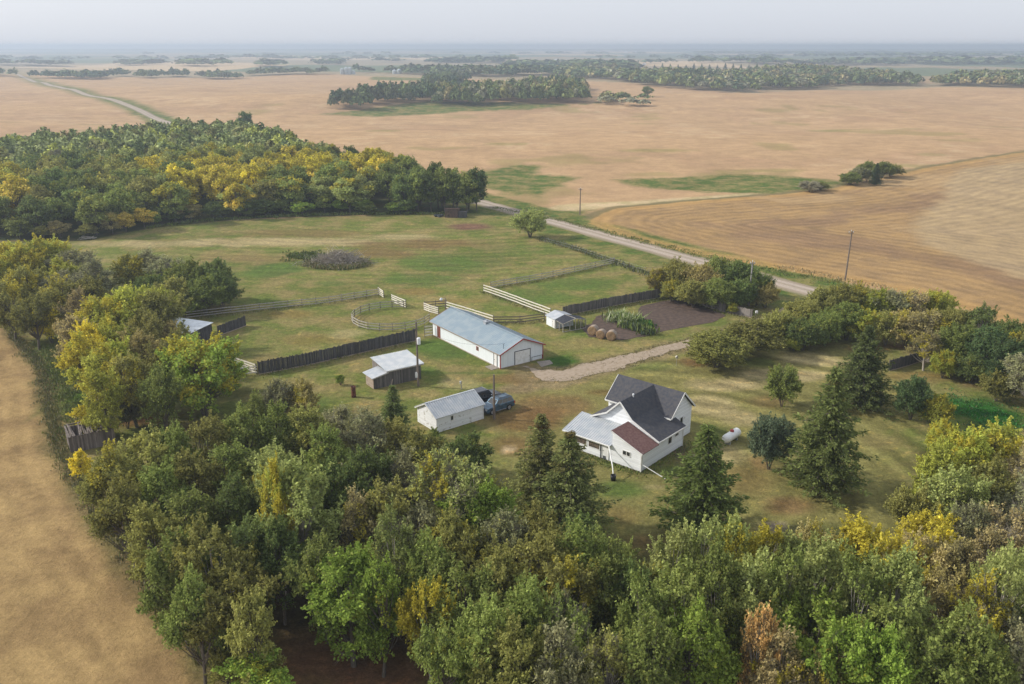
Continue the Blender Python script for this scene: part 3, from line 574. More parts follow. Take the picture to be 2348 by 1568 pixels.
mb = MB(); l = [(-.9, -.3, 1.68), (-.9, 2.75, 1.68), (1.62, 2.75, 2.16), (1.62, -.3, 2.16)]; mb.slab(l, .05); mb.ribs(*l, 8, .03, .015); mb.build('lean_to_roof', M['metal_roof'], S)
mb = MB(); mb.bar((1.3, -.32, 2.2), (7.0, -.32, 2.2), .05, .14); mb.bar((-.9, -.32, 1.6), (1.6, -.32, 2.05), .05, .12); mb.build('fascia', M['old_rail'], S)
bl = loc(SO, 56, 1.6, -.7); o = MB().bar((0, 0, 0), (.25, .35, 1.15), .14, .05).build('loose_board', MATS['pale_boards']); o.location = bl; tag(o, 'pale loose board leaning on the front of the plank shed', 'board')
# rusty barrel stack
dp = P(811, 910)
t_ = thing('burn_barrel', 'tall rusty burn barrel standing in the grass left of the plank shed', 'barrel', (dp[0], dp[1], 0))
mb = MB(); mb.smooth = True; mb.lathe([(.3, 0), (.32, .02), (.3, .3), (.325, .33), (.3, .36), (.3, .68), (.325, .71), (.3, .74), (.3, 1.1), (.325, 1.13), (.3, 1.16), (.3, 1.48), (.33, 1.52), (.28, 1.52), (.26, 1.1)], n=22); mb.build('drum', M['rust'], t_)
mb = MB(); mb.lathe([(.001, 1.36), (.255, 1.34)], n=18); mb.build('ash', M['lamp'], t_)

# --- chicken coop with wire run
CO = P(1222.4+335*.2278, 641.8+520*.2278)
K = thing('chicken_coop', 'small white chicken coop with a pale roof and a dark covered wire run', 'coop', (CO[0], CO[1], 0), frame_rot(60.8))
MB().prism([(-.8, 0), (-.8, 1.55), (.95, 2.1), (2.75, 1.55), (2.75, 0)], 2.3, 5.0, 'y').build('wall', MATS['white_barn_sheet'], K)
mb = MB(); l = [(-1.0, 2.25, 1.56), (-1.0, 5.2, 1.56), (.95, 5.2, 2.18), (.95, 2.25, 2.18)]; r_ = [(3.0, 2.25, 1.56), (3.0, 5.2, 1.56), (.95, 5.2, 2.18), (.95, 2.25, 2.18)]
mb.slab(l, .05); mb.slab(r_, .05); mb.ribs(*l, 8, .04, .02); mb.ribs(*r_, 8, .04, .02); mb.build('roof', M['metal_roof'], K)
door(K, 'x', -.8, -1, 2.4, 3.1, .05, 1.45, 'trim_white')
mb = MB()
for xx, zz in ((-.7, 1.35), (.6, 1.72), (1.7, 1.95), (2.7, 1.75), (3.7, 1.5)):
    for yy in ((0, ) if xx != -.7 and xx != 3.7 else (0, 1.1, 2.2)): mb.bar((xx, yy, 0), (xx, yy, zz), .09)
mb.bar((-.7, 0, 1.37), (1.7, 0, 1.97), .08); mb.bar((3.7, 0, 1.52), (1.7, 0, 1.97), .08); mb.bar((-.7, 0, 1.37), (-.7, 2.25, 1.42), .08); mb.bar((3.7, 0, 1.52), (3.7, 2.25, 1.52), .08); mb.bar((1.7, 0, 2.0), (.95, 2.25, 2.2), .09)
mb.bar((-.7, 0, .06), (3.7, 0, .06), .08); mb.build('run_frame', M['old_rail'], K)
mb = MB(); mb.slab([(-.75, .03, 1.42), (1.68, .03, 2.0), (.98, 2.2, 2.22), (-.75, 2.2, 1.5)], .02); mb.slab([(3.75, .03, 1.57), (1.72, .03, 2.0), (1.0, 2.2, 2.22), (3.75, 2.2, 1.57)], .02); mb.build('run_cover', M['mesh_tarp'], K)
mb = MB()
for i in range(23):
    x = -.7+4.4*i/22; zt = 1.35+(x+.7)/2.4*.6 if x < 1.7 else 1.95-(x-1.7)/2*.45; mb.bar((x, -.01, .05), (x, -.01, zt), .012)
for j in range(9): mb.bar((-.7, -.012, .15+j*.15), (3.7, -.012, .15+j*.15), .01)
for i in range(11): mb.bar((-.71, .2*i, .05), (-.71, .2*i, 1.38), .012); mb.bar((3.71, .2*i, .05), (3.71, .2*i, 1.5), .012)
mb.build('wire_mesh', M['dark_metal'], K)

# --- white-roofed shelter on the left, collapsing hut, far shack
a = np.array(P(489, 739, 2.5)); b_ = np.array(P(432, 766, 2.1)); c_ = np.array(P(392, 725, 2.5))
T_ = thing('stock_shelter', 'stock shelter with a smooth white metal roof half hidden behind the left trees', 'shed', (b_[0], b_[1], 0), 0)
fr = lambda p, z: (p[0]-b_[0], p[1]-b_[1], z); d_ = c_+(b_-a)*1.0; 
mb = MB(); mb.slab([fr(b_, 2.1), fr(a, 2.5), fr(c_, 2.5), fr(d_, 2.1)], .06); mb.ribs(fr(b_, 2.1), fr(d_, 2.1), fr(c_, 2.5), fr(a, 2.5), 26, .03, .012); mb.build('roof', mat('bright_roof', (.78, .82, .86), .4, metal=.2), T_)
i_ = lambda p, q, f: tuple(np.array(p)*(1-f)+np.array(q)*f); cc = tuple((np.array(fr(a, 0))+np.array(fr(d_, 0)))/2)
q4 = [i_(fr(p, 0), cc, .06) for p in (b_, a, c_, d_)]
mb = MB(); mb.add([(q[0], q[1], 0) for q in q4]+[(q4[0][0], q4[0][1], 2.02), (q4[1][0], q4[1][1], 2.4), (q4[2][0], q4[2][1], 2.4), (q4[3][0], q4[3][1], 2.02)], [(0, 1, 5, 4), (1, 2, 6, 5), (2, 3, 7, 6), (3, 0, 4, 7), (4, 5, 6, 7)]); mb.build('wall', MATS['dark_planks'], T_)
rp = P(210, 1015)
HUTM = siding('rotten_planks', (.21, .175, .155), (.11, .09, .08), .18, True)
T_ = thing('collapsed_hut', 'collapsing grey wooden hut with a broken open roof at the left field edge', 'hut', (rp[0], rp[1], 0), R(32))
mb = MB(); mb.box(-2.4, 2.4, -1.7, -1.6, 0, 1.9); mb.box(-2.4, -2.3, -1.6, 1.6, 0, 1.6); mb.box(2.3, 2.4, -1.6, 1.6, 0, 2.0); mb.box(-2.3, 1.2, 1.6, 1.7, 0, 1.9); mb.build('wall', HUTM, T_)
mb = MB(); rr_ = random.Random(3)
for i in range(22):
    x = -2.4+i*.23+rr_.uniform(-.06, .06)
    if rr_.random() < .3: continue
    mb.bar((x, -1.9, 2.0+rr_.uniform(-.12, .12)), (x+rr_.uniform(-.3, .3), rr_.uniform(.2, 1.8), 2.3+rr_.uniform(-.6, .15)), .16, .03)
mb.build('roof_boards', HUTM, T_)
mb = MB(); [mb.bar((x, -1.8, 2.0), (x, 1.8, 2.2), .1) for x in (-2.1, -.7, .7, 2.1)]; mb.bar((-2.3, 1.75, 2.1), (2.3, 1.75, 2.2), .12); mb.build('rafters', M['post_wood'], T_)
shp = PZ(1036, 497)
T_ = thing('brown_shack', 'small dark brown plank shack standing against the tall trees by the road', 'shed', shp, R(-8))
mb = MB(); mb.prism([(-1.4, 0), (-1.4, 2.5), (1.6, 2.0), (1.6, 0)], -1.6, 1.9, 'x'); mb.build('wall', mat('brown_planks', (.13, .085, .07), .9, (.07, .05, .045), 4, stretch=(4, 4, .5)), T_)
MB().slab([(-1.8, -1.6, 2.55), (2.1, -1.6, 2.55), (2.1, 1.8, 2.0), (-1.8, 1.8, 2.0)], .08).build('roof', mat('brown_roof', (.2, .13, .10), .9, (.12, .08, .07), 3), T_)
MB().box(-1.2, -.5, -1.44, -1.38, 0, 1.8).build('door', M['window_dark'], T_)
mb = MB(); mb.prism([(-1.2, 0), (-1.2, 1.7), (1.0, 1.5), (1.0, 0)], 1.95, 4.0, 'x'); mb.build('lean_to', MATS['dark_planks'], T_)
jp = PZ(1006, 497)
T_ = thing('scrap_heap', 'dark heap of scrap left of the brown shack', 'scrap heap', jp)
mb = MB(); rr_ = random.Random(5)
for i in range(9): mb.lathe([(.001, .5), (.35, .4), (.5, .15), (.45, 0)], (rr_.uniform(-1, 1), rr_.uniform(-.5, .5), rr_.uniform(-.05, .25)), 8)
mb.build('metal_scraps', M['dark_metal'], T_)
jp = P(200, 548)
o = MB()
for i in range(26): o.bar((rr_.uniform(-2, 2), rr_.uniform(-1, 1), rr_.uniform(0, .5)), (rr_.uniform(-2, 2), rr_.uniform(-1, 1), rr_.uniform(0, .7)), .18, .05)
o = o.build('board_pile', M['old_rail']); o.location = (jp[0], jp[1], 0); tag(o, 'pale pile of old boards at the meadow edge in front of the left wood', 'board pile')

# ------------------------------------------------------------------ vehicles
def vehicle(name, label, cat, loc_, rz, L=4.45, Wd=1.82, Ht=1.74, paint='paint_blue', bars=True, hood=.95):
    t = thing(name, label, cat, loc_, rz); hw = Wd/2; r = .36*Ht/1.74; fx = L/2-.86; bx = -L/2+.92; zb = .34
    def arch(cx, k=9): return [(cx+(r+.07)*math.cos(a), r+(r+.07)*math.sin(a)) for a in np.linspace(math.pi, 0, k)]
    low = [(-L/2+.02, zb+.12), (-L/2+.1, zb)]+[(x, max(z, zb)) for x, z in arch(bx)]+[(x, max(z, zb)) for x, z in arch(fx)]+[(L/2-.1, zb), (L/2, zb+.15), (L/2-.01, .72), (L/2-.1, .90), (L/2-.9, 1.05), (L/2-1.15, 1.08), (-L/2+.12, 1.08), (-L/2+.02, .95)]
    k = len(low); mb = MB(); rows = [(-hw, .0), (-hw+.06, .0), (hw-.06, 0), (hw, 0)]
    vs = []
    for yi, (yy, _) in enumerate([(-hw, 0), (-hw*.97, 0), (hw*.97, 0), (hw, 0)]):
        for x, z in low:
            ins_ = .04 if yi in (0, 3) else 0; vs.append((x*(1-ins_*.3), yy, z-(ins_ if z > .9 else 0)))
    fs = [tuple(range(k-1, -1, -1)), tuple(range(3*k, 4*k))]
    for j in range(3): fs += [(j*k+i, j*k+(i+1) % k, (j+1)*k+(i+1) % k, (j+1)*k+i) for i in range(k)]
    mb.add(vs, fs)
    # cabin: pillars and roof as a tapered shell
    c0, c1 = -L/2+.10, L/2-hood-.30; r0, r1 = -L/2+.36, c1-.62; tw = hw-.22; zt = Ht
    def ring(x0, x1, wd, z): return [(x0, -wd, z), (x1, -wd, z), (x1, wd, z), (x0, wd, z)]
    vs = ring(c0, c1, hw-.06, 1.06)+ring(r0, r1, tw, zt-.05)+ring(r0+.12, r1-.14, tw-.12, zt)
    mb.add(vs, [(0, 1, 5, 4), (1, 2, 6, 5), (2, 3, 7, 6), (3, 0, 4, 7), (4, 5, 9, 8), (5, 6, 10, 9), (6, 7, 11, 10), (7, 4, 8, 11), (8, 9, 10, 11)])
    body = mb.build('body', M[paint], t)
    V = [Vector(q) for q in vs]
    def pane(a, b_, c, d, u0, u1, v0, v1, nm, off=.012):
        a, b_, c, d = V[a], V[b_], V[c], V[d]; n_ = (b_-a).cross(d-a).normalized()*off
        pt_ = lambda u, v: a.lerp(b_, u).lerp(d.lerp(c, u), v)+n_
        mb = MB(); f4 = [pt_(u0, v0), pt_(u1, v0), pt_(u1, v1), pt_(u0, v1)]; mb.add(f4+[q-n_*.9 for q in f4], [(0, 1, 2, 3), (0, 4, 5, 1), (1, 5, 6, 2), (2, 6, 7, 3), (3, 7, 4, 0)]); return mb.build(nm, M['glass'], t)
    for s_, (a, b_, c, d) in ((-1, (0, 1, 5, 4)), (1, (2, 3, 7, 6))):
        seg = [(.05, .30), (.33, .62), (.65, .93)]
        for u0, u1 in seg:
            if s_ == 1: u0, u1 = 1-u1, 1-u0
            pane(a, b_, c, d, u0, u1, .12, .88, 'side_window')
    pane(1, 2, 6, 5, .06, .94, .08, .92, 'windscreen'); pane(3, 0, 4, 7, .08, .92, .15, .9, 'rear_window')
    for sx, sy in ((fx, -1), (fx, 1), (bx, -1), (bx, 1)):
        w0 = MB(); w0.smooth = True; w0.lathe([(r*.62, -.11), (r*.95, -.12), (r, -.07), (r, .07), (r*.95, .12), (r*.62, .11)], (0, 0, 0), 22, 'y'); wh = w0.build('wheel', M['tyre'], t); wh.location = (sx, sy*(hw-.10), r)
        w1 = MB(); w1.lathe([(.001, 0), (.08, .02), (.09, 0), (r*.6, .01), (r*.66, .05), (r*.66, -.05)], (0, 0, 0), 20, 'y')
        for a in range(5): an = a*2*math.pi/5; w1.bar((0, .03, 0), (r*.6*math.cos(an), .03, r*.6*math.sin(an)), .07, .05, (0, 1, 0))
        ri = w1.build('rim', M['rim'], wh); ri.location = (0, sy*.09, 0)
        if sy < 0: ri.rotation_euler = (0, 0, math.pi)
    for sy in (-1, 1):
        MB().box(L/2-.16, L/2+.012, min(sy*(hw-.42), sy*(hw-.08)), max(sy*(hw-.42), sy*(hw-.08)), .66, .84).build('headlight', M['headlight'], t)
        MB().box(-L/2-.012, -L/2+.14, min(sy*(hw-.22), sy*(hw+.004)), max(sy*(hw-.22), sy*(hw+.004)), .72, 1.02).build('taillight', M['taillight'], t)
        mm_ = MB(); mm_.box(c1-.52, c1-.34, min(sy*(hw), sy*(hw+.2)), max(sy*hw, sy*(hw+.2)), 1.1, 1.27); mm_.build('mirror', M['chrome' if paint == 'paint_black' else paint], t)
        MB().box(bx+.5, fx-.5, min(sy*(hw-.03), sy*(hw+.07)), max(sy*(hw-.03), sy*(hw+.07)), .30, .38).build('side_step', M['chrome'], t)
        hh = MB(); hh.box(.05, .2, min(sy*(hw-.01), sy*(hw+.02)), max(sy*(hw-.01), sy*(hw+.02)), .93, .96); hh.build('door_handle', M['chrome'], t); hh = MB(); hh.box(-.95, -.8, min(sy*(hw-.01), sy*(hw+.02)), max(sy*(hw-.01), sy*(hw+.02)), .93, .96); hh.build('door_handle', M['chrome'], t)
        if bars: MB().bar((r0+.2, sy*(tw-.16), zt+.05), (r1-.25, sy*(tw-.16), zt+.05), .05).build('roof_rail', M['plastic_grey'], t)
    MB().box(L/2-.06, L/2+.02, -hw+.45, hw-.45, .56, .86).build('grille', M['plastic_grey'], t)
    mb = MB(); mb.box(L/2-.1, L/2+.05, -hw+.1, hw-.1, .34, .52); mb.build('bumper', M['plastic_grey'], t); mb = MB(); mb.box(-L/2-.05, -L/2+.1, -hw+.1, hw-.1, .36, .56); mb.build('bumper', M['plastic_grey'], t)
    if bars:
        for xx in (r0+.45, r1-.6): MB().bar((xx, -tw+.16, zt+.07), (xx, tw-.16, zt+.07), .05).build('cross_bar', M['plastic_grey'], t)
    return t
vehicle('blue_vehicle', 'blue sport utility vehicle with roof rails parked at the garage corner behind the bare pole', 'car', (-1.93, 102.5, 0), math.atan2(-1.66, -2.05))
vehicle('black_vehicle', 'larger black vehicle parked beyond the blue one, its rear hidden by the garage', 'car', (-3.85, 105.1, 0), math.atan2(1.62, 2.05), 5.1, 1.98, 1.88, 'paint_black', False, 1.15)

# ------------------------------------------------------------------ tank, bales, poles, small things
a = P(1564.7+300*.3333, 522.6+1500*.3333); b_ = P(1564.7+372*.3333, 522.6+1452*.3333); az = math.atan2(b_[1]-a[1], b_[0]-a[0])
T_ = thing('propane_tank', 'white propane tank with a red cap lying in the grass beyond the spruce', 'propane tank', ((a[0]+b_[0])/2, (a[1]+b_[1])/2+.25, 0), az)
mb = MB(); mb.smooth = True; pf = [(.001, -1.42)]+[(.47*math.sin(q), -1.1-.32*math.cos(q)) for q in np.linspace(.3, math.pi/2, 6)]+[(.47*math.cos(q), 1.1+.32*math.sin(q)) for q in np.linspace(0, 1.3, 6)]+[(.001, 1.42)]
mb.lathe(pf, (0, 0, .72), 24, 'x'); mb.build('tank', M['tank_white'], T_)
mb = MB(); mb.lathe([(.2, 1.13), (.2, 1.32), (.15, 1.38), (.001, 1.4)], n=16); mb.build('cap', M['cap_red'], T_); T_.scale = (1.15, 1.15, 1.12)
for xx in (-.75, .75): MB().box(xx-.1, xx+.1, -.3, .3, 0, .32).build('leg', M['galv'], T_)
BM = None
for i, (q, lb) in enumerate((((590, 562), 'round hay bale nearest the coop, standing leftmost of the three'), ((670, 597), 'middle round hay bale between two others, smaller and yellower'), ((775, 614), 'round hay bale at the right end of the row of three'))):
    p = P(1222.4+q[0]*.2278, 641.8+q[1]*.2278)
    T_ = thing('hay_bale', lb, 'hay bale', (p[0]+.25, p[1]+.55, 0), R(-28+4*i), 'round hay bales by the garden')
    rr_ = [.80, .74, .80][i]; mb = MB(); vs_ = []
    def wob(r, h, a): return r*(1+.03*math.sin(a*5+i)+.02*math.sin(a*11+h*3))
    n_ = 36; pf = [(.001, -.62), (.35, -.64), (.62, -.63), (.76, -.60), (.8, -.52), (.8, -.2), (.81, 0), (.8, .25), (.8, .52), (.76, .6), (.6, .63), (.3, .64), (.001, .62)]
    mb.lathe([(r*rr_/.8, h) for r, h in pf], (0, 0, rr_-.03), n_, 'y'); mb.v = [(x*(1+.02*math.sin(y*9+z*7)), y+.025*math.sin(x*13+z*11), rr_-.03+(z-rr_+.03)*(1+.03*math.sin(x*9))) for x, y, z in mb.v]; mb.smooth = True
    mb.mi = [1 if 4 <= j//n_ <= 7 else 0 for j in range(len(mb.f))]; mb.build('bale', [M['straw'], M['straw_top']], T_)
def pole(name, label, px, h, m='pole_wood', arm=0, parts=(), lean=(0, 0)):
    g = PZ(*px); t = thing(name, label, 'utility pole', g)
    mb = MB(); mb.tube((0, 0, -.1), (lean[0], lean[1], h), .17, .11, 12); mb.build('pole', M[m], t)
    if arm:
        mb = MB(); mb.bar((-arm, 0, h-.35), (arm, 0, h-.35), .1, .12); mb.build('cross_arm', M[m], t)
        for xx in (-arm+.1, arm-.1, 0): mb = MB(); mb.lathe([(.001, .3), (.05, .28), (.07, .15), (.03, .0)], (xx, 0, h-.3 if xx else h-.05), 8); mb.build('insulator', M['lamp'], t)
    return t
pl1 = pole('utility_pole', 'brown wooden utility pole with a white transformer can, right of the plank shed', (959, 885), 9.2)
mb = MB(); mb.lathe([(.001, 6.1), (.24, 6.12), (.25, 6.95), (.2, 7.02), (.001, 7.04)], (.28, -.2, 0), 14); mb.build('transformer', M['lamp'], pl1)
mb = MB(); mb.box(-.34, -.02, -.34, -.12, 1.35, 1.9); mb.lathe([(.001, -.12), (.14, -.1), (.14, .0)], (-.18, -.34, 2.05), 12, 'y'); mb.build('meter_box', M['lamp'], pl1)
mb = MB(); mb.bar((-.5, 0, 8.2), (.3, 0, 8.2), .08); mb.lathe([(.001, .3), (.05, .26), (.06, 0)], (-.45, 0, 8.25), 8); mb.build('bracket', M['pole_wood'], pl1)
pole('utility_pole', 'thin bare grey pole standing in front of the parked blue vehicle', (1132.6, 960), 5.9, 'pole_wood')
pole('utility_pole', 'pale grey utility pole behind the short plank gate panel', (1716, 700), 8.0, 'pole_grey', .45)
pole('utility_pole', 'utility pole at the edge of the stubble field, rightmost of all the poles', (1937, 642), 9.8, 'pole_wood', .5, lean=(.15, 0))
pole('utility_pole', 'distant utility pole beyond the road near the pale straw strip', (1329, 492), 7.2, 'pole_wood', .5)
T_ = thing('pump_post', 'short post with a white box standing in the yard beyond the small garage', 'post', PZ(1057.5, 893))
MB().bar((0, 0, 0), (0, 0, 1.25), .12).build('post', M['old_rail'], T_); MB().box(-.22, -.06, -.1, .1, .85, 1.2).build('box', M['lamp'], T_)
T_ = thing('bird_house', 'little bird house on a thin post in the grass beside the driveway', 'bird house', PZ(1550, 839))
MB().bar((0, 0, 0), (0, 0, 1.2), .05).build('post', M['old_rail'], T_)
mb = MB(); mb.box(-.16, .16, -.14, .14, 1.2, 1.42); mb.add([(-.22, -.2, 1.4), (.22, -.2, 1.4), (.22, .2, 1.4), (-.22, .2, 1.4), (0, -.2, 1.6), (0, .2, 1.6)], [(0, 1, 4), (2, 3, 5), (0, 4, 5, 3), (1, 2, 5, 4)]); mb.build('house', M['old_rail'], T_)
T_ = thing('mail_box', 'white box on the post at the open end of the plank gate panel', 'box', PZ(1731, 733))
MB().bar((0, 0, 0), (0, 0, 1.2), .1).build('post', M['post_wood'], T_); MB().box(-.05, .3, -.2, .2, 1.2, 1.55).build('box', M['lamp'], T_)
# overhead wire from the pole to the barn mast
p1 = Vector((P(959, 885)[0], P(959, 885)[1], 8.2)); p2 = Vector(loc(BO, 54.5, 1.1, .5, 3.5)); mb = MB()
for i in range(14):
    f = lambda k: p1.lerp(p2, k/14)-Vector((0, 0, 1.0*math.sin(math.pi*k/14)))
    mb.bar(f(i), f(i+1), .02)
tag(mb.build('overhead_wire', M['plastic_grey']), 'thin overhead wire running from the transformer pole to the long barn', 'wire')

# ------------------------------------------------------------------ fences
PMESH = {}
def post_mesh(h, wd, m):
    k = (round(h, 2), wd, m)
    if k not in PMESH: PMESH[k] = MB().tube((0, 0, -.05), (0, 0, h), wd/2, wd/2*.9, 8).mesh('post', M[m])
    return PMESH[k]
def fence(label, pts, kind='rail', h=1.25, n=3, sp_=2.4, m='old_rail', pm='post_wood', group=None, world=False, name=None):
    Q = [np.array(q if world else P(*q)) for q in pts]
    L = [0]
    for a, b_ in zip(Q, Q[1:]): L.append(L[-1]+np.linalg.norm(b_-a))
    def at(s_):
        for i in range(len(Q)-1):
            if s_ <= L[i+1]+1e-6: return Q[i]+(Q[i+1]-Q[i])*(s_-L[i])/(L[i+1]-L[i])
        return Q[-1]
    k = max(1, round(L[-1]/sp_)); S_ = [L[-1]*i/k for i in range(k+1)]; O = at(0)
    t = thing(name or ('rail_fence' if kind == 'rail' else 'plank_fence'), label, 'fence', (O[0], O[1], float(hgt(*O))), 0, group)
    base = [Vector((*(at(s_)-O), 0)) for s_ in S_]
    for q in base:
        o = link('post', post_mesh(h+.08, .13, pm), t); o.location = q
    if kind == 'rail':
        for j in range(n):
            z = h*(j+.75)/n-.03; mb = MB()
            for a, b_ in zip(base, base[1:]):
                d = (b_-a).normalized(); sd_ = Vector((d.y, -d.x, 0))*.085
                mb.bar(a+sd_+Vector((0, 0, z+rnd.uniform(-.025, .025))), b_+sd_+Vector((0, 0, z+rnd.uniform(-.025, .025))), .045, .19 if m == 'white_rail' else .16)
            mb.build('rail', M.get(m) or MATS[m], t)
    else:
        mb = MB(); s_ = 0
        while s_ < L[-1]:
            wd = rnd.uniform(.14, .22); a = at(s_)-O; b_ = at(min(s_+wd-.012, L[-1]))-O; d = Vector((*(b_-a), 0)).normalized(); off = Vector((d.y, -d.x, 0))*(.09+rnd.uniform(0, .02))
            zt = h+rnd.uniform(-.12, .08); zb = rnd.uniform(.02, .12); sk = rnd.uniform(-.02, .02)
            mb.bar(Vector((*((a+b_)/2), zb))+off, Vector((*((a+b_)/2), zt))+off+d*sk, .025, wd-.012, d.cross(Vector((0, 0, 1)))) if False else None
            A0 = Vector((*a, zb))+off; B0 = Vector((*b_, zb))+off; A1 = Vector((*a, zt))+off+d*sk; B1 = Vector((*b_, zt+rnd.uniform(-.03, .03)))+off+d*sk; o2 = Vector((d.y, -d.x, 0))*.025
            mb.add([A0, B0, B1, A1, A0+o2, B0+o2, B1+o2, A1+o2], [(0, 1, 2, 3), (7, 6, 5, 4), (0, 3, 7, 4), (1, 5, 6, 2), (3, 2, 6, 7), (0, 4, 5, 1)])
            s_ += wd
        mb.build('planks', MATS[m], t)
        for z in (.35, h-.35):
            mb = MB(); [mb.bar(a+Vector((0, 0, z)), b_+Vector((0, 0, z)), .05, .12) for a, b_ in zip(base, base[1:])]; mb.build('rail', M['post_wood'], t)
        mb = MB()
        for a, b_ in zip(base, base[1:]):
            d = (b_-a).normalized(); o2 = Vector((d.y, -d.x, 0))*.17; mb.bar(a+o2+Vector((0, 0, .06)), b_+o2+Vector((0, 0, .06+rnd.uniform(-.04, .04))), .05, .12)
        mb.build('base_board', MATS['pale_boards'], t)
    return t
fence('long dark plank fence between the plank shed and the round pen paddock', [(593, 858), (700, 838), (800, 815), (880, 797), (952, 781)], 'plank', 1.95, m='dark_planks')
fence('short dark plank fence beside the white roofed shelter', [(500, 770), (563, 747)], 'plank', 1.75, m='dark_planks')
fence('grey plank fence along the far side of the garden behind the coop', [(1290, 724), (1400, 702), (1524, 680)], 'plank', 1.75, m='grey_planks')
fence('ragged grey plank fence half hidden under the garden trees', [(1585, 688), (1620, 703), (1662, 716)], 'plank', 1.7, m='weathered_planks')
fence('short weathered plank gate panel with a pale top rail by the driveway', [(1668, 717), (1696, 723), (1724, 729)], 'plank', 1.55, m='weathered_planks', name='gate_panel')
fence('dark plank fence at the right behind the tall spruces', [(2036, 850), (2080, 838), (2122, 824)], 'plank', 1.7, m='dark_planks')
fence('long grey rail fence along the back of the left paddock', [(428, 731), (520, 720), (640, 707), (745, 697), (868, 677)], m='old_rail', h=1.35, n=3)
fence('short white rail section at the paddock gateway left of the round pen', [(868, 675), (880, 683)], m='white_rail', h=1.4, n=4, sp_=2)
R7 = lambda x, y: (519.5+x*.2147, 641.8+y*.2147)
cx_, cy_, rr0 = -20.46*1.0, 141.44, 6.58
c0 = np.array((-20.46, 141.44))
arc = [tuple(c0+rr0*np.array((math.cos(a), math.sin(a)))) for a in np.linspace(R(78), R(352), 26)]
fence('round rail pen with a gap on its far right side', arc, m='old_rail', h=1.35, n=3, sp_=2.1, world=True, name='round_pen')
fence('white rail gate standing open at the far side of the round pen', [R7(1765, 235), R7(1915, 300)], m='white_rail', h=1.5, n=4, sp_=1.8, name='rail_gate')
fence('white rail gate between the round pen and the barn alley', [R7(2110, 322), (984, 716), R7(2262, 372)], m='white_rail', h=1.4, n=4, sp_=1.6, name='rail_gate')
fence('dark rail fence closing the alley behind the long barn', [(973, 708), (1024, 704)], m='post_wood', h=1.35, n=3)
fence('white rail fence along the far side of the long barn', [(1024, 708), (1075, 723), (1131, 741)], m='white_rail', h=1.4, n=3)
fence('thin grey rail fence from the long barn to the coop', [(1131, 742), (1174, 744), (1224, 737), (1248, 734)], m='post_wood', h=1.35, n=3, sp_=4)
fence('long white rail fence leading from the pasture corner down to the coop', [(1109, 669), (1130, 676), (1180, 694), (1215, 708), (1262, 725)], m='white_rail', h=1.5, n=3, sp_=2.6)
fence('long grey rail fence across the green pasture towards the road', [(1125, 661), (1242, 641), (1357, 616), (1408, 604)], m='old_rail', h=1.35, n=3, sp_=3)
fence('white rail fence coming out of the left trees to the dark plank fence', [(520, 835), (555, 845), (588, 857)], m='white_rail', h=1.5, n=4)
fence('lower white rail fence meeting the dark plank fence end near the left trees', [(515, 866), (550, 862), (590, 857)], m='white_rail', h=1.3, n=3)
fence('little white rail fence at the rear corner of the long barn', [(974, 773), (991, 771)], m='white_rail', h=1.9, n=4, sp_=1.2)
fence('sparse wire fence with old posts along the weedy roadside bank', [(1250, 556), (1330, 578), (1408, 604), (1480, 625)], m='galv', h=1.1, n=2, sp_=5, name='wire_fence')
for tt in bpy.data.objects:
    if tt.get('label', '').startswith('sparse wire'):
        for ch in list(tt.children):
            if ch.name.startswith('rail'): bpy.data.objects.remove(ch)
        tq = [np.array(P(*q)) for q in [(1250, 556), (1330, 578), (1408, 604), (1480, 625)]]
        for z in (.5, 1.0):
            mb = MB(); [mb.bar(Vector((*(a-tq[0]), z)), Vector((*(b_-tq[0]), z)), .02) for a, b_ in zip(tq, tq[1:])]; mb.build('wire', M['galv'], tt)
# ------------------------------------------------------------------ vegetation meshes
def unit(v): return v/np.maximum(np.linalg.norm(v, axis=1, keepdims=True), 1e-6)
def quads(C, Nn, size, asp, g):
    """diamond leaves at C facing Nn"""
    n = len(C); r = g.normal(size=(n, 3)); t1 = unit(np.cross(Nn, r)); t2 = unit(np.cross(Nn, t1)); s = size[:, None]
    V = np.stack([C-t1*s, C+t2*s*asp, C+t1*s, C-t2*s*asp], 1).reshape(-1, 3); return V, np.arange(4*n).reshape(n, 4)
def strips(A0, A1, w_):
    d = unit(A1-A0); o = unit(np.cross(d, np.array([.3, .9, .31])+0*d))*w_[:, None]
    n = len(A0); V = np.stack([A0-o, A0+o, A1+o*.4, A1-o*.4], 1).reshape(-1, 3); return V, np.arange(4*n).reshape(n, 4)
def tubes(segs, k=5):
    V = []; Fq = []
    for a, b_, r0, r1 in segs:
        a = np.array(a, float); b_ = np.array(b_, float); d = b_-a; d /= max(np.linalg.norm(d), 1e-6); u = np.cross(d, [.31, .2, .93]); u /= np.linalg.norm(u); w_ = np.cross(d, u); n0 = len(V)
        for c_, r in ((a, r0), (b_, r1)):
            for i in range(k): an = 2*math.pi*i/k; V.append(c_+(u*math.cos(an)+w_*math.sin(an))*r)
        Fq += [(n0+i, n0+(i+1) % k, n0+(i+1) % k+k, n0+i+k) for i in range(k)]
    return np.array(V), np.array(Fq)
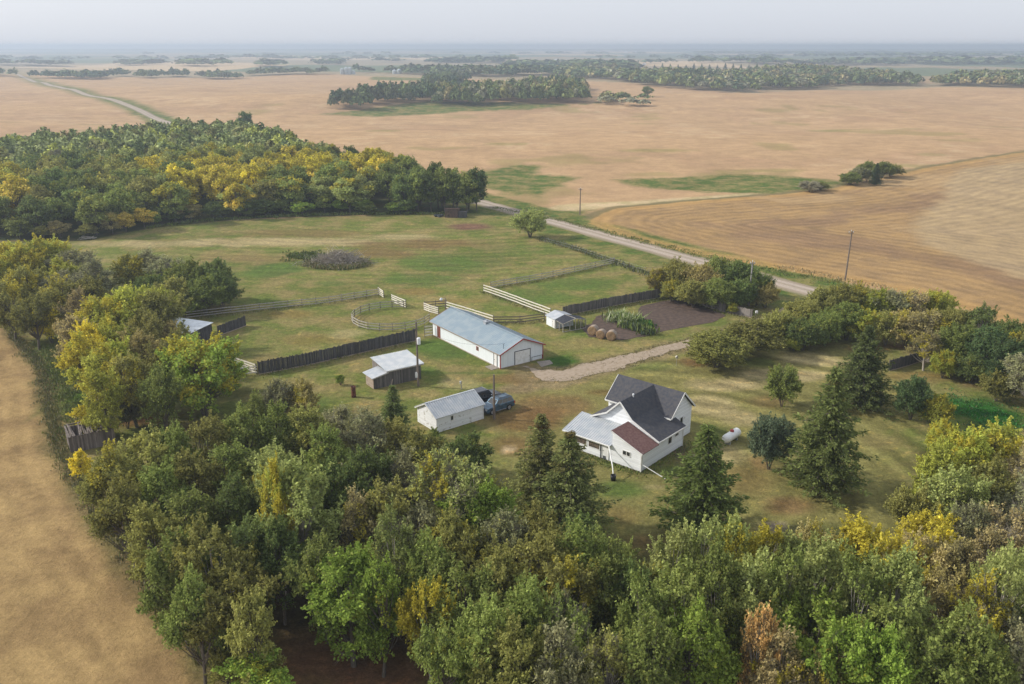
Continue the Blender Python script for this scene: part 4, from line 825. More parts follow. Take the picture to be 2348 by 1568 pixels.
def broad(seed, kind='round', nleaf=9000, size=.16, ntwig=500):
    """unit tree: height 10, crown radius 3"""
    g = np.random.default_rng(seed); H = 10.0
    zc, rz, rx, npf, pr = dict(round=(5.5, 4.4, 3.0, 44, (.6, 1.15)), poplar=(5.7, 4.4, 3.0, 42, (.5, 1.0)), bush=(5.2, 4.9, 3.0, 42, (.7, 1.2)), wide=(5.1, 4.8, 5.0, 120, (.8, 1.5)), lowr=(5.3, 4.7, 4.2, 46, (.8, 1.5)), sparse=(5.7, 4.1, 3.0, 34, (.6, 1.1)))[kind]
    ph = g.uniform(0, 2*math.pi, npf); ct = g.uniform(-.75, 1, npf); rr = g.uniform(.35, 1, npf)**.5*.86; st = np.sqrt(1-ct**2)
    lob = 1+.22*np.sin(ph*2+seed)+.14*np.sin(ph*3+seed*2)+.10*np.sin(ct*6+seed)
    PC = np.stack([st*np.cos(ph)*rx*rr*lob, st*np.sin(ph)*rx*rr*lob, zc+ct*rz*rr*(1 if kind != 'poplar' else 1.05)], 1); PR = g.uniform(*pr, npf)
    if kind == 'poplar': PC[:, :2] *= (1.15-np.abs(PC[:, 2:3]-zc)/rz*.45)
    PR *= np.where(PC[:, 2] > zc+2, .85, 1); PC[:, 2] = np.maximum(PC[:, 2], 1.0); PC[:, 2] = np.minimum(PC[:, 2], 10.1-PR)
    wt = PR**2; wt /= wt.sum(); k = g.choice(npf, nleaf, p=wt); D = unit(g.normal(size=(nleaf, 3))); D[:, 2] = np.where(D[:, 2] < -.3, -D[:, 2]*.7, D[:, 2]); D = unit(D)
    ga = g.uniform(0, 1, nleaf); rad = PR[k]*(.42+.68*ga**.6); el = 1.25 if kind == 'poplar' else .92
    spk = 1+.28*np.sin(D[:, 0]*7+k)*np.sin(D[:, 1]*8+k*2)
    C = PC[k]+D*(rad*spk)[:, None]*np.array([1, 1, el])
    if size < .25:      # a good part of the leaves sits on outward shoots, which makes the outline feathery
        ns = int(nleaf*.48); nsh = 260 if kind == 'wide' else 190; ks = g.choice(npf, nsh, p=wt); sd0 = unit(unit(g.normal(size=(nsh, 3)))*.75+unit(PC[ks]-np.array([0, 0, 4.0]))*.7+np.array([0, 0, .45 if kind != 'poplar' else .9]))
        sl = g.uniform(.7, 1.75, nsh)*(1.25 if kind == 'wide' else 1.0); h_ = g.integers(0, nsh, ns); u_ = g.uniform(.15, 1, ns)
        C[:ns] = PC[ks][h_]*1.0+sd0[h_]*(PR[ks][h_]*.35+sl[h_]*u_)[:, None]+g.normal(size=(ns, 3))*(.20-.13*u_)[:, None]*(1.4 if kind == 'wide' else 1.0); k[:ns] = ks[h_]
    Nn = unit(D*.5+g.normal(size=(nleaf, 3))*.55+np.array([0, 0, .5])); sz = size*g.uniform(.6, 1.35, nleaf)
    V1, F1 = quads(C, Nn, sz, .62, g); prand = g.uniform(0, 1, npf)*.75+.25*(1-(PC[:, 2]/10)); lv = np.stack([np.repeat(np.clip(g.normal(.45, .22, nleaf), 0, 1), 4), np.repeat(np.clip(prand[k]+g.normal(0, .06, nleaf), 0, 1), 4), np.repeat(g.uniform(0, 1, nleaf), 4)], 1)
    tk = g.choice(npf, ntwig); a = PC[tk]+g.normal(size=(ntwig, 3))*.15; dd = unit(g.normal(size=(ntwig, 3))+(PC[tk]-np.array([0, 0, 3.5]))*.25+np.array([0, 0, .5])); L = PR[tk]*g.uniform(.6, 1.35 if kind != 'sparse' else 1.6, ntwig)
    V2, F2 = strips(a, a+dd*L[:, None], np.full(ntwig, .018 if kind != 'sparse' else .022))
    a3 = a+dd*(L*.45)[:, None]; d3 = unit(dd+g.normal(size=(ntwig, 3))*.6); V3, F3 = strips(a3, a3+d3*(L*.5)[:, None], np.full(ntwig, .013))
    V = np.concatenate([V1, V2, V3]); Fq = np.concatenate([F1, F2+len(V1), F3+len(V1)+len(V2)]); mi = np.r_[np.zeros(len(F1)), np.ones(len(F2)+len(F3))]
    lv = np.concatenate([lv, np.zeros((len(V2)+len(V3), 3))])
    segs = []; jj = g.normal(size=2)*.25; t1 = (jj[0]*.5, jj[1]*.5, 2.2 if kind != 'bush' else .6); t2 = (jj[0], jj[1], 5.0)
    if kind == 'bush' or kind == 'wide':
        for i in range(7): an = i*.9; segs.append(((.2*math.cos(an), .2*math.sin(an), -.2), (1.2*math.cos(an), 1.2*math.sin(an), 3.4), .10, .06))
    else: segs += [((0, 0, -.3), t1, .24, .19), (t1, t2, .19, .12), (t2, (jj[0]*1.3, jj[1]*1.3, 8.2), .12, .04)]
    for i in range(npf):
        c_ = PC[i]; s0 = np.array(t2 if c_[2] > 5.5 else t1, float); s0 = s0*(.7+.3*g.random()); md = s0*.5+c_*.5+np.array([0, 0, -.25]); segs += [(s0, md, .07, .05), (md, c_, .05, .018)]
    return V, Fq, mi, lv, segs
def spruce(seed, H=10.0, Rb=2.6, nw=40, ragged=.25):
    g = np.random.default_rng(seed); Cs = []; Ds = []; PRs = []; seg = [((0, 0, -.2), (0, 0, H*.5), .2, .12), ((0, 0, H*.5), (0, 0, H*.98), .12, .015)]; lean = g.uniform(0, 6)
    for w_ in range(nw):
        f = w_/nw; z = .9+f**.95*(H-1.0); rad = Rb*(1-f)**.85*(1+.22*math.sin(w_*2.3+seed))*(.55+.45*min(1, (f+.12)*5))+.10; nb = 9 if f < .6 else 6; pr = g.random()
        for b_ in range(nb):
            an = b_*2*math.pi/nb+w_*.7+g.uniform(-.3, .3); L = rad*g.uniform(1-ragged, 1.0+ragged*.9); m = max(10, int(30*L/2)); u = g.uniform(.12, 1, m)
            droop = .30*L*(u**1.3)-.22*L*u**3; side = g.uniform(-1, 1, m)*(.34*L*(1-u)*.8+.10)
            dx, dy = math.cos(an), math.sin(an)
            C = np.stack([dx*L*u-dy*side, dy*L*u+dx*side, z-droop-np.abs(side)*.25+g.normal(0, .05, m)], 1); Cs.append(C)
            Ds.append(np.stack([dx-dy*np.sign(side)*.7, dy+dx*np.sign(side)*.7, np.full(m, -.22)], 1)); PRs.append(np.full(m, pr*.6+.4*(1-f)))
            seg.append(((0, 0, z), (dx*L*.9, dy*L*.9, z-.2*L), .035, .01))
    C = np.concatenate(Cs); D = unit(np.concatenate(Ds)); pr = np.concatenate(PRs); C = np.repeat(C, 3, 0); D = unit(np.repeat(D, 3, 0)+g.normal(size=(len(C), 3))*.35); pr = np.repeat(pr, 3); C = C+g.normal(size=C.shape)*.07
    n = len(C); s = g.uniform(.12, .25, n); up = unit(np.cross(D, g.normal(size=(n, 3)))); o = up*s[:, None]*.30
    V = np.stack([C-D*s[:, None]*.3, C+o+D*s[:, None]*.2, C+D*s[:, None], C-o+D*s[:, None]*.2], 1).reshape(-1, 3)
    lv = np.stack([np.repeat(np.clip(g.normal(.45, .2, n), 0, 1), 4), np.repeat(np.clip(pr, 0, 1), 4), np.repeat(g.uniform(0, .9, n), 4)], 1)
    return V, np.arange(4*n).reshape(n, 4), np.zeros(n), lv, seg
NEEDLE = leaf_mat('needles', (.17, .125, .05))
def proto(key, data, leafm, barkm):
    V, Fq, mi, lv, segs = data; cm = np_mesh('crown_'+key, V, Fq, [leafm, M['twig']], lv=lv, mi=mi)
    TV, TF = tubes(segs, 6); tm = np_mesh('trunk_'+key, TV, TF, [barkm], smooth=True); return cm, tm
PRO = {}
for i in range(5): PRO['round%d' % i] = proto('round%d' % i, broad(100+i, 'round', 15500, .135, 450), LEAF, M['bark'])
for i in range(3): PRO['poplar%d' % i] = proto('poplar%d' % i, broad(200+i, 'poplar', 14500, .13, 450), LEAF, M['bark_pale'])
for i in range(3): PRO['bush%d' % i] = proto('bush%d' % i, broad(300+i, 'bush', 11000, .17, 350), LEAF, M['bark'])
for i in range(3): PRO['sparse%d' % i] = proto('sparse%d' % i, broad(400+i, 'sparse', 7500, .135, 1900), LEAF, M['bark_pale'])
for i in range(3): PRO['spruce%d' % i] = proto('spruce%d' % i, spruce(500+i, nw=(30, 34, 38)[i], ragged=.30+.10*i), NEEDLE, M['bark'])
for i in range(4): PRO['wide%d' % i] = proto('wide%d' % i, broad(700+i, 'wide', 24000, .185, 500), LEAF, M['bark'])
for i in range(5): PRO['low%d' % i] = proto('low%d' % i, broad(600+i, 'lowr', 4200, .29, 120), LEAF, M['bark'])
for i in range(1): PRO['lowsparse%d' % i] = proto('lowsparse%d' % i, broad(650+i, 'sparse', 1500, .26, 1200), LEAF, M['bark'])
for k_ in ('bark_low',): pass
NV = dict(round=5, poplar=3, bush=3, sparse=3, spruce=3, low=5, lowsparse=1, wide=4)
RAD = dict(spruce=2.6, low=4.2, wide=5.0)
COL = dict(green=(.150, .176, .058), deep=(.104, .134, .050), dark=(.066, .100, .046), olive=(.188, .184, .066), light=(.215, .236, .095), bright=(.165, .220, .050), yg=(.27, .285, .065), yellow=(.50, .44, .055),
           gold=(.48, .39, .09), tan=(.28, .235, .125), grey=(.19, .19, .115), teal=(.090, .120, .082), brownish=(.25, .215, .10), orange=(.46, .30, .14))
tcount = 0
def place(kind, g, rad, H, color, yel=0.0, label=None, group=None, name='tree', cat='tree', rz=None, parts=True, var=None):
    global tcount; tcount += 1
    v = var if var is not None else rnd.randrange(NV[kind]); cm, tm = PRO['%s%d' % (kind, v)]; z = float(hgt(*g))
    sx = rad/RAD.get(kind, 3.0); rz = rnd.uniform(0, 6.28) if rz is None else rz
    t = thing(name, label, cat, (g[0], g[1], z), rz, group)
    for nm, me_ in (('crown', cm), ('trunk', tm)):
        o = link(nm, me_, t); o.scale = (sx*rnd.uniform(.93, 1.07), sx*rnd.uniform(.93, 1.07), H/10)
        if nm == 'crown':
            c_ = COL[color] if isinstance(color, str) else color; j = rnd.uniform(1.0, 1.3); o.color = (c_[0]*j*1.36, c_[1]*j*rnd.uniform(1.32, 1.42), c_[2]*j*1.15, yel)
    return t
CNAME = dict(green='green', deep='deep green', dark='dark green', olive='olive green', light='pale green', bright='bright green', yg='yellow-green', yellow='bright yellow', gold='golden', tan='tan brown', grey='thin grey', teal='blue-green', brownish='brownish', orange='orange brown')
def T(cx, cy, r, kind, color, yel=0.0, H=None, label=None, zone='', cf=.6, name=None, low=False):
    """crown centre and radius as seen; H metres"""
    H = H or dict(round=9.5, poplar=10.5, bush=4.5, sparse=9, spruce=10)[kind]; c_ = P(cx, cy, H*cf); rad = r*depth(c_[0], c_[1], H*cf)/F_PX
    nm = name or dict(bush='bush', spruce='spruce_tree', poplar='poplar_tree', sparse='bare_tree', round='leafy_tree')[kind]; cat = 'bush' if kind == 'bush' else 'tree'
    if yel < .3: yel *= .55
    kn = dict(bush='bush', spruce='spruce', poplar='upright poplar', sparse='thinly leaved twiggy tree', round='round crowned tree')[kind]
    grp = None; auto = None
    if not label:
        mixd = ' with yellow patches' if .15 < yel < .8 else ''; label = '%s %s%s in the %s' % (CNAME[color], kn, mixd, zone); grp = '%s %ss in the %s' % (CNAME[color], kn, zone)
    o = place('wide' if kind in ('round', 'bush') and H/rad < 2.75 else kind, c_, rad, H, color, yel, label, grp, nm, cat)
    if grp: AUTO.append((o, cx, cy, CNAME[color], kn, .15 < yel < .8, zone))
    return o
AUTO = []
ZL, ZF, ZR, ZG, ZD = 'belt along the left field', 'dense belt across the foreground', 'belt at the right edge', 'clump between garden and road', 'row between driveway and stubble field'
for q in [ # left belt
 (25, 600, 62, 'round', 'yg', .5), (-50, 640, 60, 'round', 'yg', .4), (105, 590, 52, 'round', 'yg', .3), (175, 615, 55, 'sparse', 'grey', .1), (60, 665, 55, 'round', 'olive', .3), (150, 665, 55, 'sparse', 'grey', 0), (215, 640, 42, 'sparse', 'grey', 0),
 (20, 700, 40, 'round', 'olive', .4), (110, 735, 38, 'bush', 'yellow', .2, 6), (75, 720, 40, 'round', 'olive', .1), (185, 720, 45, 'sparse', 'tan', 0), (170, 775, 45, 'sparse', 'tan', .1), (225, 735, 48, 'round', 'yg', .6),
 (295, 715, 62, 'round', 'yg', .25), (365, 722, 52, 'round', 'olive', .1), (190, 830, 50, 'round', 'yg', .75), (255, 790, 55, 'round', 'yg', .3), (240, 860, 50, 'round', 'yg', .35), (330, 770, 40, 'round', 'olive', .2),
 (320, 820, 50, 'round', 'brownish', .1), (375, 850, 45, 'round', 'olive', .2), (300, 880, 50, 'round', 'olive', .3), (370, 905, 42, 'round', 'green', .1), (235, 915, 44, 'round', 'yg', .3), (285, 930, 38, 'bush', 'grey', .1, 5),
 (300, 620, 42, 'round', 'olive', .5, 7), (340, 610, 42, 'sparse', 'grey', 0, 7.5), (385, 625, 45, 'sparse', 'grey', .05, 7.5), (345, 660, 42, 'round', 'deep', .1, 6), (430, 640, 50, 'round', 'green', .05, 8), (400, 672, 46, 'round', 'olive', .1, 6.5), (490, 635, 48, 'round', 'deep', 0, 8), (465, 670, 50, 'round', 'green', .05, 6.5), (505, 660, 40, 'round', 'deep', 0, 6.5),
 (420, 812, 46, 'round', 'olive', .2, 9), (385, 780, 40, 'round', 'brownish', .2, 7), (355, 700, 46, 'round', 'yg', .2, 8), (140, 690, 50, 'round', 'olive', .3), (60, 620, 50, 'round', 'yg', .6), (150, 640, 40, 'round', 'yg', .3), (200, 690, 46, 'round', 'olive', .2), (275, 840, 44, 'round', 'yg', .4), (215, 800, 40, 'round', 'yellow', .5), (200, 955, 28, 'bush', 'yellow', .6, 4), (183, 1062, 22, 'bush', 'yellow', .4, 3.2)]:
    T(*q[:6], H=q[6] if len(q) > 6 else None, zone=ZL)
T(458, 842, 92, 'round', 'bright', .38, 10.5, 'large green tree with yellow patches whose thick trunk stands in bare brown ground', cf=.62)
for q in [ # foreground belt, roughly from back to front
 (330, 1065, 68, 'round', 'olive', .15), (265, 1110, 60, 'round', 'olive', .3), (405, 1060, 52, 'round', 'green', .1), (480, 1035, 55, 'round', 'olive', .05), (560, 1015, 62, 'round', 'green', .05), (640, 1010, 55, 'round', 'green', .0), (640, 925, 40, 'sparse', 'grey', .1, 8), (690, 930, 42, 'round', 'brownish', .3, 7.5), (590, 955, 32, 'round', 'green', .1, 7),
 (715, 1010, 58, 'round', 'olive', .1), (780, 990, 52, 'sparse', 'grey', .15, 8), (845, 1015, 62, 'sparse', 'grey', .1, 8.5), (760, 1060, 55, 'round', 'green', .1), (905, 1020, 48, 'round', 'olive', .15, 7), (960, 1050, 55, 'round', 'olive', .2, 7), (1040, 1065, 55, 'round', 'deep', .1, 7), (1000, 1030, 30, 'bush', 'green', .2, 5), (1080, 1035, 34, 'bush', 'deep', .1, 5.5),
 (290, 1190, 68, 'round', 'olive', .25), (375, 1150, 66, 'round', 'green', .1), (455, 1120, 62, 'round', 'olive', .1), (545, 1100, 66, 'round', 'green', .1), (625, 1105, 62, 'round', 'light', .2), (850, 1110, 66, 'round', 'deep', .05), (770, 1140, 62, 'round', 'deep', .05), (930, 1120, 60, 'sparse', 'grey', .2), (360, 1250, 66, 'round', 'olive', .15), (450, 1215, 66, 'round', 'green', .05), (540, 1190, 64, 'round', 'deep', .05),
 (690, 1190, 90, 'poplar', 'light', .12, 12), (640, 1150, 60, 'poplar', 'light', .3, 11), (1010, 1130, 75, 'sparse', 'light', .3, 11), (1075, 1150, 78, 'sparse', 'light', .2, 11), (1110, 1185, 70, 'round', 'bright', .1, 9.5), (880, 1210, 70, 'round', 'olive', .25), (960, 1240, 66, 'sparse', 'grey', .1), (820, 1220, 60, 'sparse', 'tan', .3),
 (480, 1310, 80, 'poplar', 'olive', .25, 11), (410, 1330, 70, 'round', 'green', .2), (560, 1290, 70, 'round', 'deep', .05), (640, 1290, 60, 'round', 'deep', 0), (520, 1400, 80, 'round', 'olive', .2), (450, 1420, 66, 'round', 'green', .1), (580, 1460, 60, 'round', 'olive', .05), (590, 1545, 60, 'bush', 'bright', .2, 5), (520, 1500, 46, 'bush', 'olive', .2, 4.5),
 (800, 1370, 92, 'round', 'bright', .12, 10), (870, 1400, 60, 'round', 'bright', .2), (740, 1330, 60, 'round', 'green', .1), (900, 1290, 66, 'poplar', 'light', .1), (985, 1330, 60, 'round', 'green', .1), (1090, 1290, 66, 'round', 'olive', .15), (1160, 1260, 62, 'sparse', 'grey', .1), (1030, 1270, 60, 'round', 'olive', .3),
 (1060, 1400, 85, 'round', 'green', .12, 10), (1150, 1370, 76, 'round', 'olive', .22, 10), (1240, 1320, 80, 'round', 'olive', .15, 10), (1320, 1310, 76, 'round', 'green', .1, 10), (1390, 1310, 66, 'round', 'green', .05), (1300, 1380, 78, 'round', 'olive', .4, 9.5), (1400, 1370, 70, 'round', 'green', .1, 9.5), (1200, 1450, 84, 'round', 'green', .08, 10), (1110, 1500, 80, 'round', 'green', .1, 10), (1020, 1520, 60, 'round', 'green', .2),
 (1290, 1470, 72, 'sparse', 'green', .1, 10), (1180, 1550, 84, 'round', 'olive', .1, 10), (1280, 1560, 76, 'sparse', 'grey', .1, 10), (1400, 1550, 66, 'sparse', 'olive', .1, 9), (1470, 1460, 72, 'poplar', 'green', .05), (1450, 1390, 50, 'round', 'deep', 0), (1540, 1330, 72, 'poplar', 'light', .1, 11), (1610, 1310, 66, 'poplar', 'light', .12, 11), (1680, 1320, 62, 'poplar', 'light', .35, 10.5), (1560, 1420, 78, 'poplar', 'green', .05, 11), (1490, 1540, 80, 'round', 'green', .05, 10),
 (1640, 1400, 70, 'poplar', 'green', .05, 11), (1590, 1510, 80, 'round', 'bright', .05, 10), (1720, 1390, 70, 'poplar', 'light', .1, 11), (1760, 1310, 60, 'poplar', 'olive', .5, 10), (1820, 1320, 62, 'round', 'light', .25), (1790, 1390, 66, 'poplar', 'green', .05, 11), (1870, 1380, 76, 'poplar', 'light', .05, 11), (1860, 1290, 52, 'round', 'tan', .4), (1950, 1350, 66, 'round', 'green', .2),
 (1860, 1480, 90, 'round', 'bright', .08, 10), (1960, 1430, 80, 'poplar', 'green', .05, 11), (2050, 1400, 76, 'poplar', 'light', .1, 11), (1950, 1540, 84, 'round', 'bright', .1, 10), (2050, 1490, 80, 'round', 'green', .05, 10), (1780, 1560, 70, 'sparse', 'tan', .3, 9), (1860, 1575, 60, 'sparse', 'brownish', .3, 8.5), (2120, 1540, 84, 'round', 'green', .1, 10), (2040, 1570, 60, 'round', 'bright', .05),
 (700, 1150, 50, 'round', 'green', .1), (1230, 1250, 56, 'round', 'olive', .2), (1330, 1240, 50, 'round', 'deep', .1, 6)]:
    T(*q[:6], H=q[6] if len(q) > 6 else None, zone=ZF)
T(985, 1440, 58, 'poplar', 'yellow', .9, 9.5, 'narrow bright yellow tree standing over the dark gap at the bottom of the photo', cf=.55)
T(1040, 1490, 44, 'bush', 'yellow', .9, 5, 'low bright yellow bush below the narrow yellow tree at the bottom')
T(636, 1150, 42, 'poplar', 'yg', .6, 12, 'slim yellow tipped tree rising above the pale poplar in the foreground belt', cf=.75)
T(1745, 1455, 48, 'sparse', 'orange', .1, 10.5, 'orange brown half bare tree among green trees at the bottom right', cf=.75)
T(1755, 1520, 46, 'bush', 'yg', .5, 6, 'yellow-green bush under the orange brown half bare tree')
T(1975, 1275, 76, 'round', 'yellow', .9, 10, 'largest bright yellow tree crown at the top edge of the bottom right belt', cf=.68)
T(2120, 1235, 62, 'round', 'yellow', .75, 9, 'yellow round tree just right of the largest bright yellow crown', cf=.68)
T(2235, 1440, 64, 'sparse', 'yellow', .9, 10, 'loose yellow tree low at the right among green poplars')
T(2300, 1370, 62, 'poplar', 'light', .05, 12, 'pale green tree with long pale forked limbs at the bottom right')
for q in [(2150, 1110, 60, 'round', 'yg', .15), (2100, 1170, 46, 'round', 'olive', .2, 8), (2210, 1070, 70, 'round', 'yg', .4), (2280, 1060, 66, 'round', 'yg', .35), (2190, 1160, 66, 'round', 'light', .1), (2270, 1140, 66, 'round', 'olive', .2), (2350, 1110, 66, 'sparse', 'tan', .1), (2340, 1190, 66, 'sparse', 'grey', 0), (2300, 1240, 60, 'sparse', 'tan', 0), (2220, 1230, 50, 'sparse', 'grey', .1),
 (2170, 1310, 66, 'sparse', 'tan', .1), (2100, 1320, 56, 'round', 'tan', .3), (2250, 1310, 56, 'sparse', 'tan', .2), (2160, 1390, 60, 'sparse', 'brownish', .1), (2200, 1520, 76, 'round', 'green', .1, 10), (2290, 1470, 60, 'sparse', 'grey', 0), (2340, 1540, 76, 'sparse', 'grey', 0), (2400, 1350, 80, 'round', 'green', .1), (2390, 1240, 70, 'sparse', 'grey', .1), (2260, 1570, 70, 'round', 'green', .1), (2160, 1000, 36, 'bush', 'yg', .4, 4.5), (2420, 1460, 80, 'round', 'deep', .1), (2420, 1050, 70, 'round', 'olive', .3)]:
    T(*q[:6], H=q[6] if len(q) > 6 else None, zone=ZR)
for q in [(1508, 640, 30, 'round', 'brownish', .35, 4.8), (1555, 630, 42, 'round', 'olive', .1, 6.5), (1605, 640, 40, 'round', 'brownish', .1, 6.5), (1650, 625, 42, 'round', 'green', .1, 6.8), (1700, 632, 42, 'round', 'deep', 0, 6.8), (1645, 668, 38, 'round', 'green', .05, 5.5), (1590, 668, 34, 'round', 'olive', .15, 5), (1695, 668, 36, 'bush', 'deep', 0, 5), (1738, 655, 34, 'round', 'deep', .05, 6), (1757, 672, 26, 'round', 'brownish', .15, 4.5), (1540, 662, 26, 'bush', 'olive', .3, 4)]:
    T(*q[:6], H=q[6], zone=ZG)
T(1680, 705, 14, 'bush', 'yg', .3, 1.9, 'small yellow-green bush behind the plank gate panel')
for q in [(1790, 745, 44, 'bush', 'olive', .05, 5.2), (1840, 720, 44, 'round', 'olive', .1, 6), (1845, 760, 38, 'bush', 'deep', .1, 5), (1885, 700, 44, 'round', 'olive', .05, 6.5), (1895, 745, 42, 'bush', 'green', .1, 5.5), (1925, 690, 42, 'round', 'olive', .15, 7), (1945, 730, 44, 'round', 'green', .1, 6), (1975, 690, 40, 'round', 'olive', .3, 6.5), (1985, 740, 36, 'round', 'yg', .5, 5.5), (2010, 700, 40, 'round', 'yg', .2, 6.5), (2045, 700, 42, 'sparse', 'grey', .2, 7), (2090, 700, 40, 'sparse', 'tan', .3, 7), (2080, 745, 42, 'round', 'tan', .35, 6), (2130, 745, 44, 'sparse', 'tan', .3, 7), (2035, 745, 36, 'round', 'olive', .1, 5.5), (2150, 700, 36, 'round', 'yg', .3, 6.5), (2125, 795, 36, 'sparse', 'tan', .35, 6), (2185, 745, 40, 'round', 'olive', .1, 7), (2200, 785, 46, 'round', 'green', .05, 7), (2245, 750, 42, 'round', 'deep', 0, 8), (2265, 800, 52, 'round', 'dark', .05, 7.5), (2320, 830, 56, 'round', 'dark', .05, 7.5), (2320, 780, 48, 'round', 'deep', .2, 7.5), (2370, 860, 60, 'sparse', 'grey', .05, 8), (2370, 800, 50, 'round', 'olive', .3, 8), (2230, 840, 36, 'bush', 'deep', .1, 4), (2165, 830, 30, 'bush', 'yg', .4, 4), (2290, 880, 36, 'bush', 'olive', .1, 4), (2430, 900, 60, 'round', 'green', .1, 7)]:
    T(*q[:6], H=q[6], zone=ZD)
T(1820, 783, 22, 'bush', 'yg', .25, 2.4, 'small yellow-green bush at the foot of the driveway row, on the lawn edge')
T(1645, 795, 70, 'bush', 'olive', .03, 5.2, 'broad dense willow bush beside the driveway, nearest to the house')
T(1718, 765, 62, 'bush', 'olive', .03, 5.2, 'second broad willow bush right behind the one beside the driveway')
T(2095, 905, 44, 'round', 'dark', .0, 5.5, 'dark grey-green round bush in the right yard beyond the tall spruces', name='bush')
T(2150, 935, 30, 'bush', 'yg', .3, 4, 'yellow-green bush next to the dark grey-green one in the right yard')
T(1797, 872, 40, 'round', 'green', .08, 5.6, 'small slender lone tree with a visible trunk on the open lawn', cf=.64)
T(1768, 1012, 50, 'bush', 'teal', 0, 6.4, 'blue-green rounded tree left of the widest dark spruce', cf=.52)
T(1215, 512, 38, 'bush', 'light', .1, 6.8, 'lone bright green bushy tree beside the gravel road', cf=.5)
T(780, 868, 9, 'bush', 'bright', 0, 1.6, 'small bright green shrub on the lawn left of the plank shed')
def S(bx, by, topy, wpx, color, yel, label, var):
    g_ = P(bx, by); Z = depth(*g_); u = (784-topy)/F_PX; H_ = CAM_H+(-SP+u*CP)*(g_[1]/(CP+u*SP)); return place('spruce', g_, wpx/2*Z/F_PX, H_, color, yel, label, None, 'spruce_tree', 'tree', var=var)
SG = (.12, .15, .052)
S(1605, 1222, 968, 196, SG, .05, 'green spruce with a bare lower trunk standing right of the farmhouse', 0)
S(1882, 1128, 838, 170, (.10, .122, .045), .12, 'widest and tallest dark spruce, between the propane tank and the right belt', 1)
S(1968, 930, 742, 128, (.105, .13, .052), .0, 'tall spruce farthest up the lawn, behind the widest dark spruce', 2)
S(1238, 1205, 945, 160, (.16, .165, .07), .3, 'brown tinged spruce in front of the farmhouse porch, the left one of the pair', 1)
S(1302, 1240, 985, 180, (.14, .16, .065), .2, 'dense brown-green spruce in front of the farmhouse porch, the right one of the pair', 2)
S(905, 1010, 880, 90, (.09, .115, .045), .15, 'small dark spruce whose tip shows left of the small white garage', 0)
S(1088, 1080, 985, 50, (.06, .08, .035), .2, 'small dark spruce top below the small garage in the foreground belt', 1)
S(2005, 425, 373, 30, (.05, .07, .04), 0, 'pointed dark spruce on the far bushy knoll at the stubble field edge', 0)

def along(line, step, wid, seed=1, world=False):
    g = np.random.default_rng(seed); Q = [np.array(q if world else P(*q)) for q in line]; o = []
    for a, b_ in zip(Q, Q[1:]):
        k_ = max(1, int(np.linalg.norm(b_-a)/step)); f = np.arange(k_)[:, None]/k_; o.append(a+(b_-a)*f)
    o = np.concatenate(o); return o+g.normal(size=o.shape)*wid
# ---- the wood behind the meadow: nearest trees singly, the deep part as one mass
front = [(-170, 552), (0, 545), (200, 546), (350, 518), (440, 505), (560, 498), (700, 489), (900, 487), (1000, 486), (1090, 484)]
back = [(1112, 405), (1080, 398), (1010, 396), (960, 378), (900, 350), (850, 345), (760, 335), (700, 318), (640, 300), (560, 280), (420, 278), (300, 285), (200, 300), (100, 305), (-170, 312)]
WP = np.array([P(*q) for q in front]+[P(x, y, 10) for x, y in back])
fl = np.array([P(*q) for q in front])
cand = []; x0, y0 = WP.min(0); x1, y1 = WP.max(0); rw = random.Random(21); stp = 7.0
yy = y0
while yy < y1:
    xx = x0
    while xx < x1:
        cand.append((xx+rw.uniform(-2.6, 2.6), yy+rw.uniform(-2.6, 2.6))); xx += stp
    yy += stp
cand = np.array(cand); ok = inside(WP, cand[:, 0], cand[:, 1]); cand = cand[ok]
df = dseg(fl, cand[:, 0], cand[:, 1]); vis = np.abs(cand[:, 0]/cand[:, 1]) < .64; cand, df = cand[vis], df[vis]
order = np.argsort(np.hypot(cand[:, 0], cand[:, 1])*1.0+df*.6); near_, deep_ = order[:210], order[210:]
def wood_col(x, y, r):
    """colour by what the wood shows: a golden belt through the middle, green at the back and at the road"""
    Z = y*CP+SP*(CAM_H-8); px = 1173.5+x*F_PX/Z; py = HORIZON+(CAM_H-8)*F_PX/(CP*Z)
    gold = 0
    for cx, cy, sx, sy in ((480, 410, 80, 50), (560, 390, 80, 26), (690, 378, 70, 22), (860, 378, 60, 18), (340, 395, 34, 22), (10, 420, 34, 50), (490, 465, 44, 30)):
        gold = max(gold, 1.15-((px-cx)/sx)**2-((py-cy)/sy)**2)
    k_ = r.random()
    if gold > .05 and k_ < .55+gold*.5: return r.choice(['gold', 'yellow', 'yellow', 'yellow', 'gold', 'yg']), .6
    if px < 360 and py > 375: return r.choice(['deep', 'green', 'green', 'deep', 'olive']), .06
    if px > 880 and py > 385: return r.choice(['green', 'deep', 'green']), 0
    if px < 350 and py > 400: return r.choice(['deep', 'green', 'deep', 'green', 'olive']), .08
    return r.choice(['green', 'green', 'deep', 'light', 'olive', 'light', 'grey' if k_ < .3 else 'green']), r.choice([0, .1, .2, .3 if px > 650 or px < 200 else 0])
ZW = 'wood behind the meadow'
